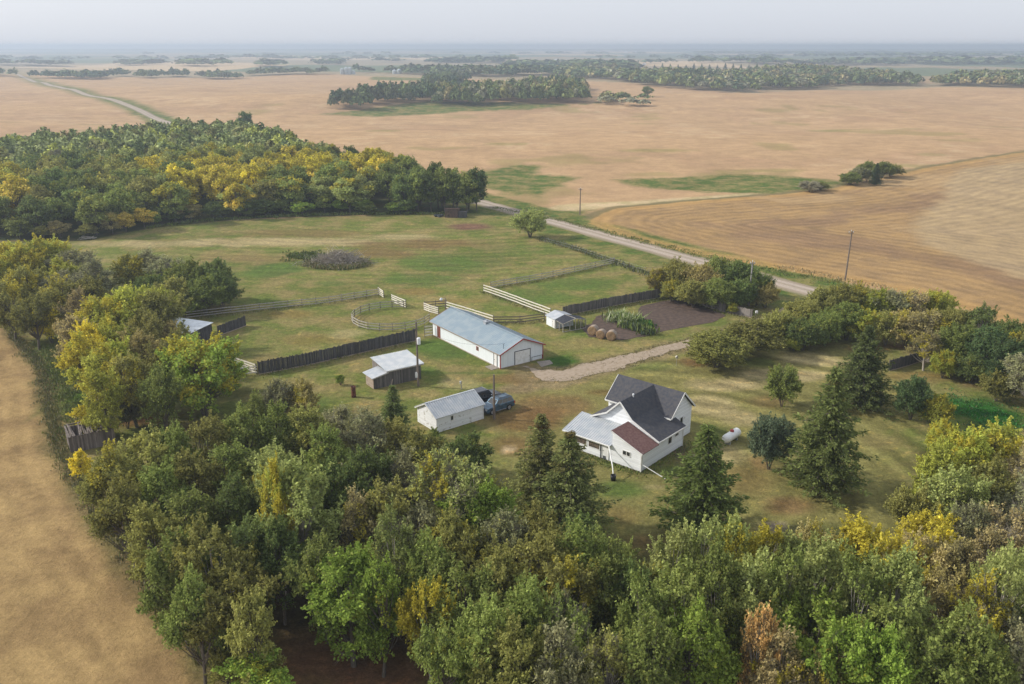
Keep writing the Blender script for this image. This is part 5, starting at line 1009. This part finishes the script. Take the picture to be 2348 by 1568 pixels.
for i in near_:
    x, y = cand[i]; c_, ye = wood_col(x, y, rw); edge = df[i] < 7; H_ = rw.uniform(8, 11) if edge else rw.uniform(10, 13)
    kind = 'lowsparse' if c_ in ('tan', 'grey') and rw.random() < .6 else 'low'; kn = {'low': 'leafy tree', 'lowsparse': 'thinly leaved tree'}[kind]
    ang = x/y; sec = ('left end', 'left part', 'middle', 'right part', 'right end near the road')[int(np.clip((ang+.56)/.115, 0, 4))]; row = 'front edge' if edge else ('second row' if df[i] < 17 else 'interior')
    lb = '%s %s, %s of the wood, %s' % (CNAME[c_], kn, row, sec)
    place(kind, (x, y), rw.uniform(3.6, 5.0), H_, c_, ye, lb, lb.replace(kn, kn+'s'), 'wood_tree', 'tree')
for i, p in enumerate(along([(60, 549), (200, 549), (350, 521), (440, 508), (560, 501), (700, 492), (900, 490), (990, 489)], 4.2, .9, 8)):
    c_ = ['green', 'olive', 'deep', 'green', 'gold', 'brownish', 'bright'][rw.randrange(7)]; lb = 'low %s shrub at the foot of the wood, %s' % (CNAME[c_], ('left end', 'left part', 'middle', 'right part', 'right end')[int(np.clip((p[0]/p[1]+.56)/.115, 0, 4))])
    place('low', (p[0], p[1]+1.5), rw.uniform(2.2, 3.6), rw.uniform(3.0, 5.5), c_, .1, lb, lb.replace('shrub', 'shrubs'), 'shrub', 'shrub')
for i, (bx_, hh_) in enumerate(((925, 11), (958, 12), (988, 11.5), (1018, 12.5), (1048, 11), (1070, 10.5), (1000, 13), (1035, 12))):
    q_ = P(bx_, 487); place('low', (q_[0], q_[1]+(7 if i > 5 else 1)), 3.8, hh_, ('deep', 'green')[i % 2], 0, 'tall green tree at the right tip of the wood above the brown shack', 'tall green trees at the right tip of the wood', 'wood_tree', 'tree')
place('low', P(1092, 484), 3.4, 12.5, 'dark', 0, 'tall dark pointed tree at the right tip of the wood, by the road', None, 'wood_tree', 'tree', var=1)
place('low', P(560, 262, 12), 4.0, 14, 'dark', 0, 'tallest dark tree standing out above the back of the wood', None, 'wood_tree', 'tree', var=1)
# stamped far trees: one mesh of stuff per wood
LOW = {}
def lowstamp(nq, size, seed):
    g = np.random.default_rng(seed); D = unit(g.normal(size=(nq, 3))); D[:, 2] = np.abs(D[:, 2])*1.0-.15; lob = 1+.25*np.sin(D[:, 0]*5+seed)*np.sin(D[:, 1]*4+seed)
    C = D*np.array([.5, .5, .55])*(.55+.45*g.random((nq, 1))**.5)*lob[:, None]+np.array([0, 0, .45]); Nn = unit(D+g.normal(size=(nq, 3))*.5)
    return quads(C, Nn, size*g.uniform(.6, 1.4, nq), .7, g)[0].reshape(nq, 4, 3), C[:, 2]
def stamp(name, pts, label, hts, wid, nq, size, cols, seed=0, kind='stuff', cat='wood', lobes=3):
    g = np.random.default_rng(seed); ST_ = [lowstamp(nq, size, seed*10+i) for i in range(4)]; Vs = []; Cs = []
    cl = np.array([COL[c_] if isinstance(c_, str) else c_ for c_ in cols])
    for i, (x, y) in enumerate(pts):
        V, cz = ST_[i % 4]; a = g.uniform(0, 6.28); h = g.uniform(*hts); w_ = g.uniform(*wid); ca, sa = math.cos(a), math.sin(a)
        q = V.copy(); X_ = (q[..., 0]*ca-q[..., 1]*sa)*w_; Y_ = (q[..., 0]*sa+q[..., 1]*ca)*w_
        Vs.append(np.stack([X_+x, Y_+y, q[..., 2]*h+float(hgt(x, y))], -1).reshape(-1, 3))
        c_ = cl[g.integers(len(cl))]*g.uniform(1.05, 1.6)*(1.2 if name == 'deep_wood' else 1.0); Cs.append(np.repeat(c_[None]*g.uniform(.6, 1.35, (nq, 1)), 4, 0))
    V = np.concatenate(Vs); me_ = np_mesh(name, V, np.arange(len(V)).reshape(-1, 4), [FARLEAF], lv=np.concatenate(Cs), attr='Col')
    return tag(link(name, me_), label, cat, None, kind)
stamp('deep_wood', cand[deep_], 'deep unbroken mass of the wood behind the meadow', (9.5, 12.5), (8, 10), 520, .075, ['green', 'green', 'deep', 'light', 'olive', 'light', 'yg', 'green'], 3)
def fill(front_, top, sp_, hz=10, seed=1, thin=1.0):
    poly = np.array([P(*q) for q in front_]+[P(x, y, hz) for x, y in top[::-1]]); g = np.random.default_rng(seed); x0, y0 = poly.min(0); x1, y1 = poly.max(0)
    if (y1-y0) < 25: y1 += 10
    gx_, gy_ = np.meshgrid(np.arange(x0, x1, sp_), np.arange(y0, y1, sp_)); p = np.stack([gx_.ravel(), gy_.ravel()], 1)+g.uniform(-.42, .42, (gx_.size, 2))*sp_
    p = p[inside(poly, p[:, 0], p[:, 1])]; return p[g.random(len(p)) < thin]
FG = ['green', 'deep', 'deep', 'olive', 'dark']; FA = ['green', 'deep', 'olive', 'deep', 'grey', 'deep', 'dark', 'brownish']; FG = ['deep', 'dark', 'deep', (.09, .10, .05)]
bands = [
 ('mid_grove', [(728, 240), (775, 252), (840, 253), (852, 242), (985, 236)], [(728, 212), (800, 203), (900, 195), (990, 190)], 8, 'darker left half of the grove in the middle of the wheat', 220, .10, FG),
 ('mid_grove', [(980, 243), (1060, 245), (1200, 239), (1340, 236)], [(985, 192), (1100, 190), (1200, 181), (1290, 175), (1338, 182)], 8, 'mixed green and yellowish right half of the grove in the middle of the wheat', 220, .10, FA),
 ('thin_grove', [(1335, 233), (1400, 229), (1480, 223)], [(1335, 208), (1400, 212), (1480, 216)], 11, 'thin scrubby tail at the right end of the wheat grove', 120, .11, ['grey', 'olive', 'deep']),
 ('small_grove', [(975, 187), (1075, 188)], [(975, 183), (1040, 179), (1076, 170)], 9, 'small lone grove beyond the big wheat grove', 120, .12, FG),
 ('far_hedge', [(75, 177), (245, 177)], [(75, 162), (245, 165)], 12, 'straight dark hedge right of the far end of the road', 90, .14, ['dark', 'deep']),
 ('far_wood', [(-160, 176), (40, 176)], [(-160, 150), (40, 162)], 14, 'dark wood at the far left end of the road', 80, .14, ['dark', 'deep']),
 ('far_hedge', [(252, 176), (550, 177)], [(252, 156), (330, 163), (400, 158), (480, 166), (550, 165)], 12, 'ragged tree row along the far edge of the left wheat', 90, .14, FG),
 ('far_hedge', [(570, 171), (760, 169)], [(570, 160), (760, 156)], 13, 'long tree row left of the grain bins', 80, .14, FG),
 ('far_wood', [(815, 168), (1000, 166), (1230, 170)], [(815, 150), (900, 153), (1100, 160), (1230, 157)], 15, 'tree row right of the grain bins', 70, .15, FG),
 ('far_wood', [(1060, 171), (1300, 178), (1440, 190), (1600, 190)], [(1080, 154), (1300, 150), (1440, 152), (1600, 158)], 14, 'wooded land behind the wheat grove', 80, .14, FA),
 ('right_wood', [(1450, 197), (1640, 212), (1725, 214), (1745, 205), (1850, 207), (1900, 200), (2150, 198), (2347, 204), (2700, 208)], [(1450, 168), (1650, 163), (1730, 155), (1900, 152), (2000, 160), (2080, 166), (2110, 178), (2200, 164), (2347, 163), (2700, 160)], 11, 'long mixed wood along the far edge of the right wheat field', 110, .13, FA),
 ]
for i, (nm, f_, t_, sp_, lb, nq, sz, cs) in enumerate(bands):
    p = fill(f_, t_, sp_, 10, 40+i, .8 if nm != 'thin_grove' else .4); stamp(nm, p, lb, (5, 8) if nm == 'thin_grove' else (9, 15) if 'hedge' not in nm else (8, 13), (sp_*1.0, sp_*1.5), nq, sz, cs, 60+i)
far = [([(-300, 154), (150, 154)], [(-300, 140), (150, 141)]), ([(247, 149), (360, 150)], [(247, 138), (360, 138)]), ([(423, 149), (513, 149)], [(423, 141), (513, 141)]), ([(600, 150), (783, 149)], [(600, 143), (783, 134)]), ([(839, 142), (939, 142)], [(839, 133), (939, 133)]),
 ([(995, 145), (1168, 146)], [(995, 133), (1168, 130)]), ([(1168, 158), (1268, 158)], [(1168, 140), (1268, 140)]), ([(1270, 152), (1450, 152)], [(1270, 144), (1450, 146)]), ([(1440, 146), (1800, 150), (2100, 150), (2900, 150)], [(1440, 136), (1800, 136), (2100, 133), (2900, 132)]),
 ([(-500, 137), (300, 137), (640, 136), (1300, 133)], [(-500, 128), (300, 129), (640, 128), (1300, 127)]), ([(1250, 133), (1700, 132), (3000, 132)], [(1250, 126), (1700, 127), (3000, 126)]), ([(300, 126), (900, 125)], [(300, 121), (900, 121)]), ([(-600, 124), (100, 125)], [(-600, 119), (100, 120)]), ([(1000, 123), (1500, 124)], [(1000, 119), (1500, 120)]), ([(1600, 125), (2900, 124)], [(1600, 118), (2900, 118)]), ([(-1000, 117), (3300, 117)], [(-1000, 113.5), (3300, 113.5)])]
pts_ = []
lbs = ['far wood band on the left beyond the pale field strip', 'small far wood left of centre on the pale plain', 'little far wood between two pale field strips', 'far wood behind the grain bins', 'far wood patch right of the bins on the plain', 'far wood belt in the middle of the plain', 'far wood right of the middle, behind the wheat grove', 'thin far wood line before the distant farm', 'long dark far wood across the right of the plain', 'hazy wood band along the left horizon', 'hazy wood band along the right horizon', 'faint wood strip near the horizon left of centre', 'faint wood strip near the horizon at the far left', 'faint wood strip near the horizon in the middle', 'faint wood strip near the horizon at the right', 'faintest wood strip just under the horizon']
for i, (f_, t_) in enumerate(far):
    d0 = P(f_[0][0], f_[0][1])[1]; sp_ = 16+d0*.009; p = fill(f_, t_, sp_, 10, 90+i, .85); k_ = vnoise(p[:, 0], p[:, 1], sp_*9, 5) > (.16 if d0 > 2600 else .06); p = p[k_]
    if len(p) > 3500: p = p[np.random.default_rng(1).permutation(len(p))[:3500]]
    if len(p): stamp('distant_wood', p, lbs[i], (11, 17), (sp_*1.0, sp_*1.7), 30, .2, FG, 130+i)
# single far trees and knoll bushes
for px_, py_, r_, H_, c_, lb in ((1485, 222, 5, 9, 'deep', 'lone round tree at the right tip of the wheat grove'), (1948, 424, 4.0, 4, 'green', 'small green bush at the left foot of the far bushy knoll'), (1968, 418, 3.4, 5, 'grey', 'greyish bush second from the left on the far knoll'), (1986, 415, 3.6, 6.5, 'green', 'green bush left of the pointed spruce on the far knoll'), (2022, 408, 3.6, 5.5, 'green', 'green bush right of the pointed spruce on the far knoll'), (2040, 405, 3.4, 4.5, 'olive', 'low bush at the right end of the far knoll'), (1856, 440, 3.6, 3.4, (.20, .19, .15), 'grey leafless bush left of the far knoll'), (1880, 436, 3.0, 2.6, 'olive', 'low olive bush just right of the grey leafless bush')):
    place('wide' if H_ < 8 else 'low', P(px_, py_), r_, H_, c_, 0, lb, None, 'bush' if H_ < 7 else 'tree', 'bush' if H_ < 7 else 'tree')

# ---- ground cover stuff: weeds, corn, garden greens, brush pile
def tufts(name, pts, label, h, s, cols, per=14, cat='weeds', spread=.5, seed=3, kind='stuff', lean=.35):
    g = np.random.default_rng(seed); p = np.repeat(np.asarray(pts, float), per, 0); n = len(p); p = p+g.normal(size=(n, 2))*spread; hh = h*g.uniform(.5, 1.25, n)*np.repeat(g.uniform(.7, 1.2, len(pts)), per); a = g.uniform(0, 6.28, n)
    z = hgt(p[:, 0], p[:, 1]); d = np.stack([np.cos(a), np.sin(a), 0*a], 1); l = np.stack([np.cos(a+1.3), np.sin(a+1.3), 0*a], 1)*(lean*hh*g.uniform(0, 1, n))[:, None]; b0 = np.stack([p[:, 0], p[:, 1], z-.03], 1)
    mid_ = b0+l*.4+np.array([0, 0, .55])*hh[:, None]; top = b0+l+np.array([0, 0, 1])*hh[:, None]; w_ = (s*g.uniform(.6, 1.3, n))[:, None]
    V = np.stack([b0, mid_+d*w_, top, mid_-d*w_], 1).reshape(-1, 3); cl = np.array([COL[c_] if isinstance(c_, str) else c_ for c_ in cols]); ci = cl[g.integers(0, len(cl), n)]*g.uniform(.65, 1.3, (n, 1))
    me_ = np_mesh(name, V, np.arange(len(V)).reshape(-1, 4), [FARLEAF], lv=np.repeat(ci, 4, 0), attr='Col'); return tag(link(name, me_), label, cat, None, kind)
tufts('roadside_weeds', along([(1238, 548), (1290, 562), (1350, 582), (1408, 602), (1480, 628), (1510, 640)], .18, .55), 'dark weedy strip with pale seed heads along the pasture fence by the road', .6, .11, ['green', 'deep', 'olive', (.24, .24, .16)], 10)
tufts('wood_edge_weeds', along([(340, 522), (440, 507), (560, 500), (700, 492), (900, 489), (1010, 490)], .35, 1.1), 'bright green weeds along the foot of the wood', .5, .16, ['bright', 'green', 'green'], 10)
tufts('field_edge_weeds', along([(0, 716), (40, 778), (95, 850), (112, 930), (130, 1015), (170, 1095), (225, 1180), (305, 1290), (400, 1420), (500, 1540)], .14, .4), 'scrubby green and dry weeds along the edge of the left field', .42, .055, ['green', 'olive', 'grey', 'tan', 'olive'], 10, spread=.35)
tufts('bank_weeds', along([(100, 800), (135, 850), (155, 900), (172, 950), (195, 1000)], .12, 1.1), 'lush green undergrowth between the left field and the left trees', .4, .07, ['bright', 'green', 'light'], 12)
tufts('yard_nettles', np.concatenate([along([(2130, 915), (2200, 930), (2300, 950), (2380, 985)], .1, 3.2), along([(2180, 960), (2350, 1000)], .12, 2.6, 5)]), 'bright low green weed patch in the yard at the right edge', .22, .09, [(.04, .15, .04), (.06, .18, .045), 'deep'], 12)
tufts('ditch_grass', along([(1130, 476), (1180, 486), (1300, 508), (1420, 540), (1560, 576), (1700, 606), (1800, 626), (1935, 650)], .3, 1.1), 'green ditch grass between the road and the stubble field', .35, .10, ['bright', 'green', 'olive'], 10)
tufts('fence_grass', np.concatenate([along(l, .25, .35, i) for i, l in enumerate([[(593, 860), (800, 818), (952, 783)], [(1290, 727), (1524, 683)], [(428, 732), (640, 708), (868, 677)], [(1125, 662), (1242, 642), (1400, 606)], [(1109, 670), (1262, 726)], [(1131, 743), (1248, 735)], [(1585, 690), (1662, 718), (1724, 731)]])]), 'taller grass left standing along the fence lines', .32, .07, ['green', 'olive', 'light', 'tan'], 8)
tufts('driveway_grass', np.concatenate([along([(1240, 846), (1290, 848), (1345, 832), (1400, 821), (1470, 803), (1530, 788), (1590, 774)], .22, .25, 3), along([(1245, 873), (1330, 867), (1375, 853), (1430, 844), (1470, 827), (1540, 807), (1600, 794)], .22, .3, 4), along([(1380, 838), (1440, 822), (1500, 806), (1575, 788)], .8, .3, 5)]), 'short dry grass creeping over the edges of the driveway', .12, .09, [(.19, .17, .09), 'olive', (.25, .21, .12)], 9, spread=.3)
tufts('house_grass', along([(1300, 1030), (1467, 1086), (1580, 1015)], .1, .45), 'green grass left uncut along the farmhouse walls', .22, .06, ['bright', 'green'], 8)
tufts('straw_edge', along([(1780, 612), (1860, 625), (1940, 643), (2040, 662)], .25, .8), 'pale dry grass strip along the near edge of the stubble field', .4, .09, [(.5, .38, .2), (.42, .32, .17), 'tan'], 8)
tufts('corn_patch', along([(1402, 728), (1445, 742)], .10, .8, 2), 'patch of pale tasselled corn in the garden', 1.3, .08, [(.22, .28, .10), (.28, .34, .13), (.5, .52, .34), 'bright'], 30, 'corn', .6, lean=1.1)
tufts('garden_greens', along([(1436, 728), (1470, 740), (1490, 752)], .12, .45, 3), 'low bright green vegetable row behind the corn', .7, .14, [(.05, .16, .03), 'bright'], 14, 'vegetables', .4)
tufts('garden_greens', along([(1436, 750), (1465, 758), (1492, 767)], .10, .5, 4), 'taller grey-green vegetable row at the near end of the corn', 1.1, .14, ['green', 'bright', 'teal'], 14, 'vegetables', .4)
gb = np.random.default_rng(9)
bp_ = P(775, 605); T_ = thing('brush_pile', 'pile of grey dead branches lying in tall weeds in the middle of the pasture', 'brush pile', (bp_[0], bp_[1], 0))
n = 1500; a0 = np.stack([gb.normal(0, 2.9, n), gb.normal(0, 1.7, n), gb.uniform(.3, 2.3, n)], 1); a0[:, 2] *= np.clip(1.5-np.hypot(a0[:, 0]/5, a0[:, 1]/3), .25, 1.3); dd = unit(gb.normal(size=(n, 3))*np.array([1, .8, .35])); L_ = gb.uniform(.8, 3, n)[:, None]; V, Fq = strips(a0, a0+dd*L_, gb.uniform(.025, .07, n)); V[:, 2] = np.maximum(V[:, 2], .03)
link('branches', np_mesh('branches', V, Fq, [mat('dead_wood', (.46, .41, .35), .9, (.30, .265, .23), 3)]), T_)
lg = MB(); [lg.tube((x, y, .5), (x+dx, y+dy, 1.2+dz), .13, .06, 7) for x, y, dx, dy, dz in ((-2, .3, 3.5, 1, 1.2), (0, -.6, -3, 1.4, .4), (1, .2, 3, -.8, .5))]; lg.build('logs', M['pole_grey'], T_)
an = np.linspace(0, 6.28, 150); c_ = np.array(bp_); ring = np.stack([c_[0]+5.2*np.cos(an), c_[1]-.5+3.3*np.sin(an)], 1)
tufts('pile_weeds', np.concatenate([ring, ring[75:]+[.3, -.8], ring+gb.normal(size=ring.shape)*.8]), 'green and brown weeds round the pile of dead branches', .75, .12, ['green', 'olive', 'tan', 'light', 'tan'], 14)
tufts('pile_weeds', np.stack([gb.normal(P(700, 588)[0], 2.4, 90), gb.normal(P(700, 588)[1], 2.2, 90)], 1), 'green weed patch left of the pile of dead branches', .8, .16, ['green', 'bright', 'deep'], 10)

# ---- far farmsteads
def bins(px_, py_, h, r, lb, m='bin_metal'):
    p = PZ(px_, py_); t = thing('grain_bin', lb, 'grain bin', p); mb = MB(); mb.tube((0, 0, 0), (0, 0, h), r, r, 14); mb.build('wall', M[m], t); mb = MB(); mb.lathe([(r*1.05, h), (r*.2, h+r*.55), (.001, h+r*.6)], n=14); mb.build('roof', M[m], t)
for i, (x, h, r, lb) in enumerate(((784, 7.5, 3.2, 'leftmost tall pale grain bin of the far row'), (794, 9, 3.4, 'tallest grain bin of the far row, second from the left'), (802, 9, 3.4, 'third grain bin of the far row'), (811, 4.5, 2.6, 'short grain bin at the right end of the far row'))): bins(x, 170.5, h, r, lb)
bins(904, 169.5, 4.8, 3.3, 'left one of two far grain bins at the edge of the wheat'); bins(915, 169.5, 5.6, 3.6, 'right one of two far grain bins at the edge of the wheat')
for i, (x, y, lb) in enumerate(((1276, 141, 'white farm building on the plain right of the middle'), (1384, 146, 'tiny white farm building right of the white farm'), (1434, 121, 'white speck of a farm building near the horizon'), (1457, 121, 'white farm building close right of the horizon speck'), (1476, 150, 'tiny white tower-like building by the far spruces'), (1640, 119, 'long pale building near the horizon at the right'), (2240, 109.5, 'pale buildings right on the horizon at the far right'), (962, 131, 'small white far building left of the middle'))):
    p = PZ(x, y); k_ = 1+p[1]/5000; t = thing('farm_building', lb, 'building', p, R(20*i)); w_, d_, h = 9*k_, 6*k_, 4*k_
    MB().prism([(-d_/2, 0), (-d_/2, h*.65), (0, h), (d_/2, h*.65), (d_/2, 0)], -w_/2, w_/2, 'x').build('wall', M['lamp'], t)
    mb = MB(); mb.slab([(-w_/2-.3, -d_/2-.4, h*.62), (w_/2+.3, -d_/2-.4, h*.62), (w_/2+.3, 0, h+.15), (-w_/2-.3, 0, h+.15)], .2); mb.slab([(-w_/2-.3, d_/2+.4, h*.62), (w_/2+.3, d_/2+.4, h*.62), (w_/2+.3, 0, h+.15), (-w_/2-.3, 0, h+.15)], .2); mb.build('roof', M['metal_roof'], t)
for i, x in enumerate(range(1500, 1760, 18)):
    p = P(x, 158.5); place('spruce', (p[0], p[1]), 3.0, 8+(i*7 % 4), 'dark', 0, 'tiny dark spruce in the spaced row on the right plain', 'row of spaced far spruces', 'spruce_tree', 'tree', parts=False)

# ------------------------------------------------------------------ haze
hz = MB().box(-24000, 24000, -300, 40000, -8, 60).mesh('haze', None) if False else None
mb = MB(); mb.box(-30000, 30000, -600, 44000, -9, 52)
hm = bpy.data.materials.new('haze'); hm.use_nodes = True; t = hm.node_tree; t.nodes.clear()
o_ = N(t, 'ShaderNodeOutputMaterial'); pv = N(t, 'ShaderNodeVolumePrincipled', Density=.00033, Anisotropy=.3); pv.inputs['Color'].default_value = (.52, .61, .75, 1)
t.links.new(pv.outputs[0], o_.inputs['Volume'])
ho = mb.build('haze', hm); tag(ho, kind='stuff')
ho['label'] = 'pale even haze over the whole plain'; ho['category'] = 'haze'

# ------------------------------------------------------------------ labels of the belt trees, told apart by landmarks
LM = [(440, 745, 'the white roofed shelter'), (205, 985, 'the collapsed hut'), (462, 850, 'the large green and yellow tree'), (1030, 930, 'the small white garage'), (1275, 1100, 'the brown tinged spruce pair'), (810, 896, 'the rusty barrel'), (1605, 1180, 'the green spruce by the house'),
      (690, 1150, 'the big pale poplar'), (985, 1440, 'the narrow bright yellow tree'), (1745, 1455, 'the orange brown half bare tree'), (1975, 1275, 'the largest bright yellow crown'), (2235, 1440, 'the loose yellow tree'), (560, 750, 'the short dark plank fence'), (1700, 720, 'the plank gate panel'),
      (1937, 600, 'the pole at the stubble field'), (1968, 850, 'the farthest lawn spruce'), (2250, 950, 'the bright weed patch'), (500, 660, 'the back corner of the left paddock'), (100, 760, 'the left field edge'), (170, 1100, 'the lower field edge'), (1470, 1240, 'the lawn tip beside the belt'), (2080, 838, 'the right plank fence'), (800, 1370, 'the bright round foreground tree')]
groups = {}
for o, cx, cy, cn, kn, mixd, zone in AUTO:
    lx, ly, ln = min(LM, key=lambda q: math.hypot(q[0]-cx, (q[1]-cy)*1.2)+(40 if math.hypot(q[0]-cx, q[1]-cy) < 8 else 0))
    dx, dy = cx-lx, cy-ly; rel = ('right of' if dx > 0 else 'left of') if abs(dx) > abs(dy) else ('in front of' if dy > 0 else 'behind')
    kn = kn.replace('thinly leaved twiggy tree', 'twiggy tree').replace('round crowned tree', 'tree').replace('upright ', '')
    groups.setdefault('%s %s%s %s %s' % (cn, kn, ' with yellow patches' if mixd else '', rel, ln), []).append((math.hypot(dx, dy), o))
for lb, L_ in groups.items():
    L_.sort(key=lambda q: q[0])
    for i, (d_, o) in enumerate(L_):
        o['label'] = lb if len(L_) == 1 else ('nearest ', 'second ', 'third ', 'fourth ', 'fifth ', 'sixth ', 'seventh ', 'eighth ')[min(i, 7)]+lb
        if o.get('group'): del o['group']
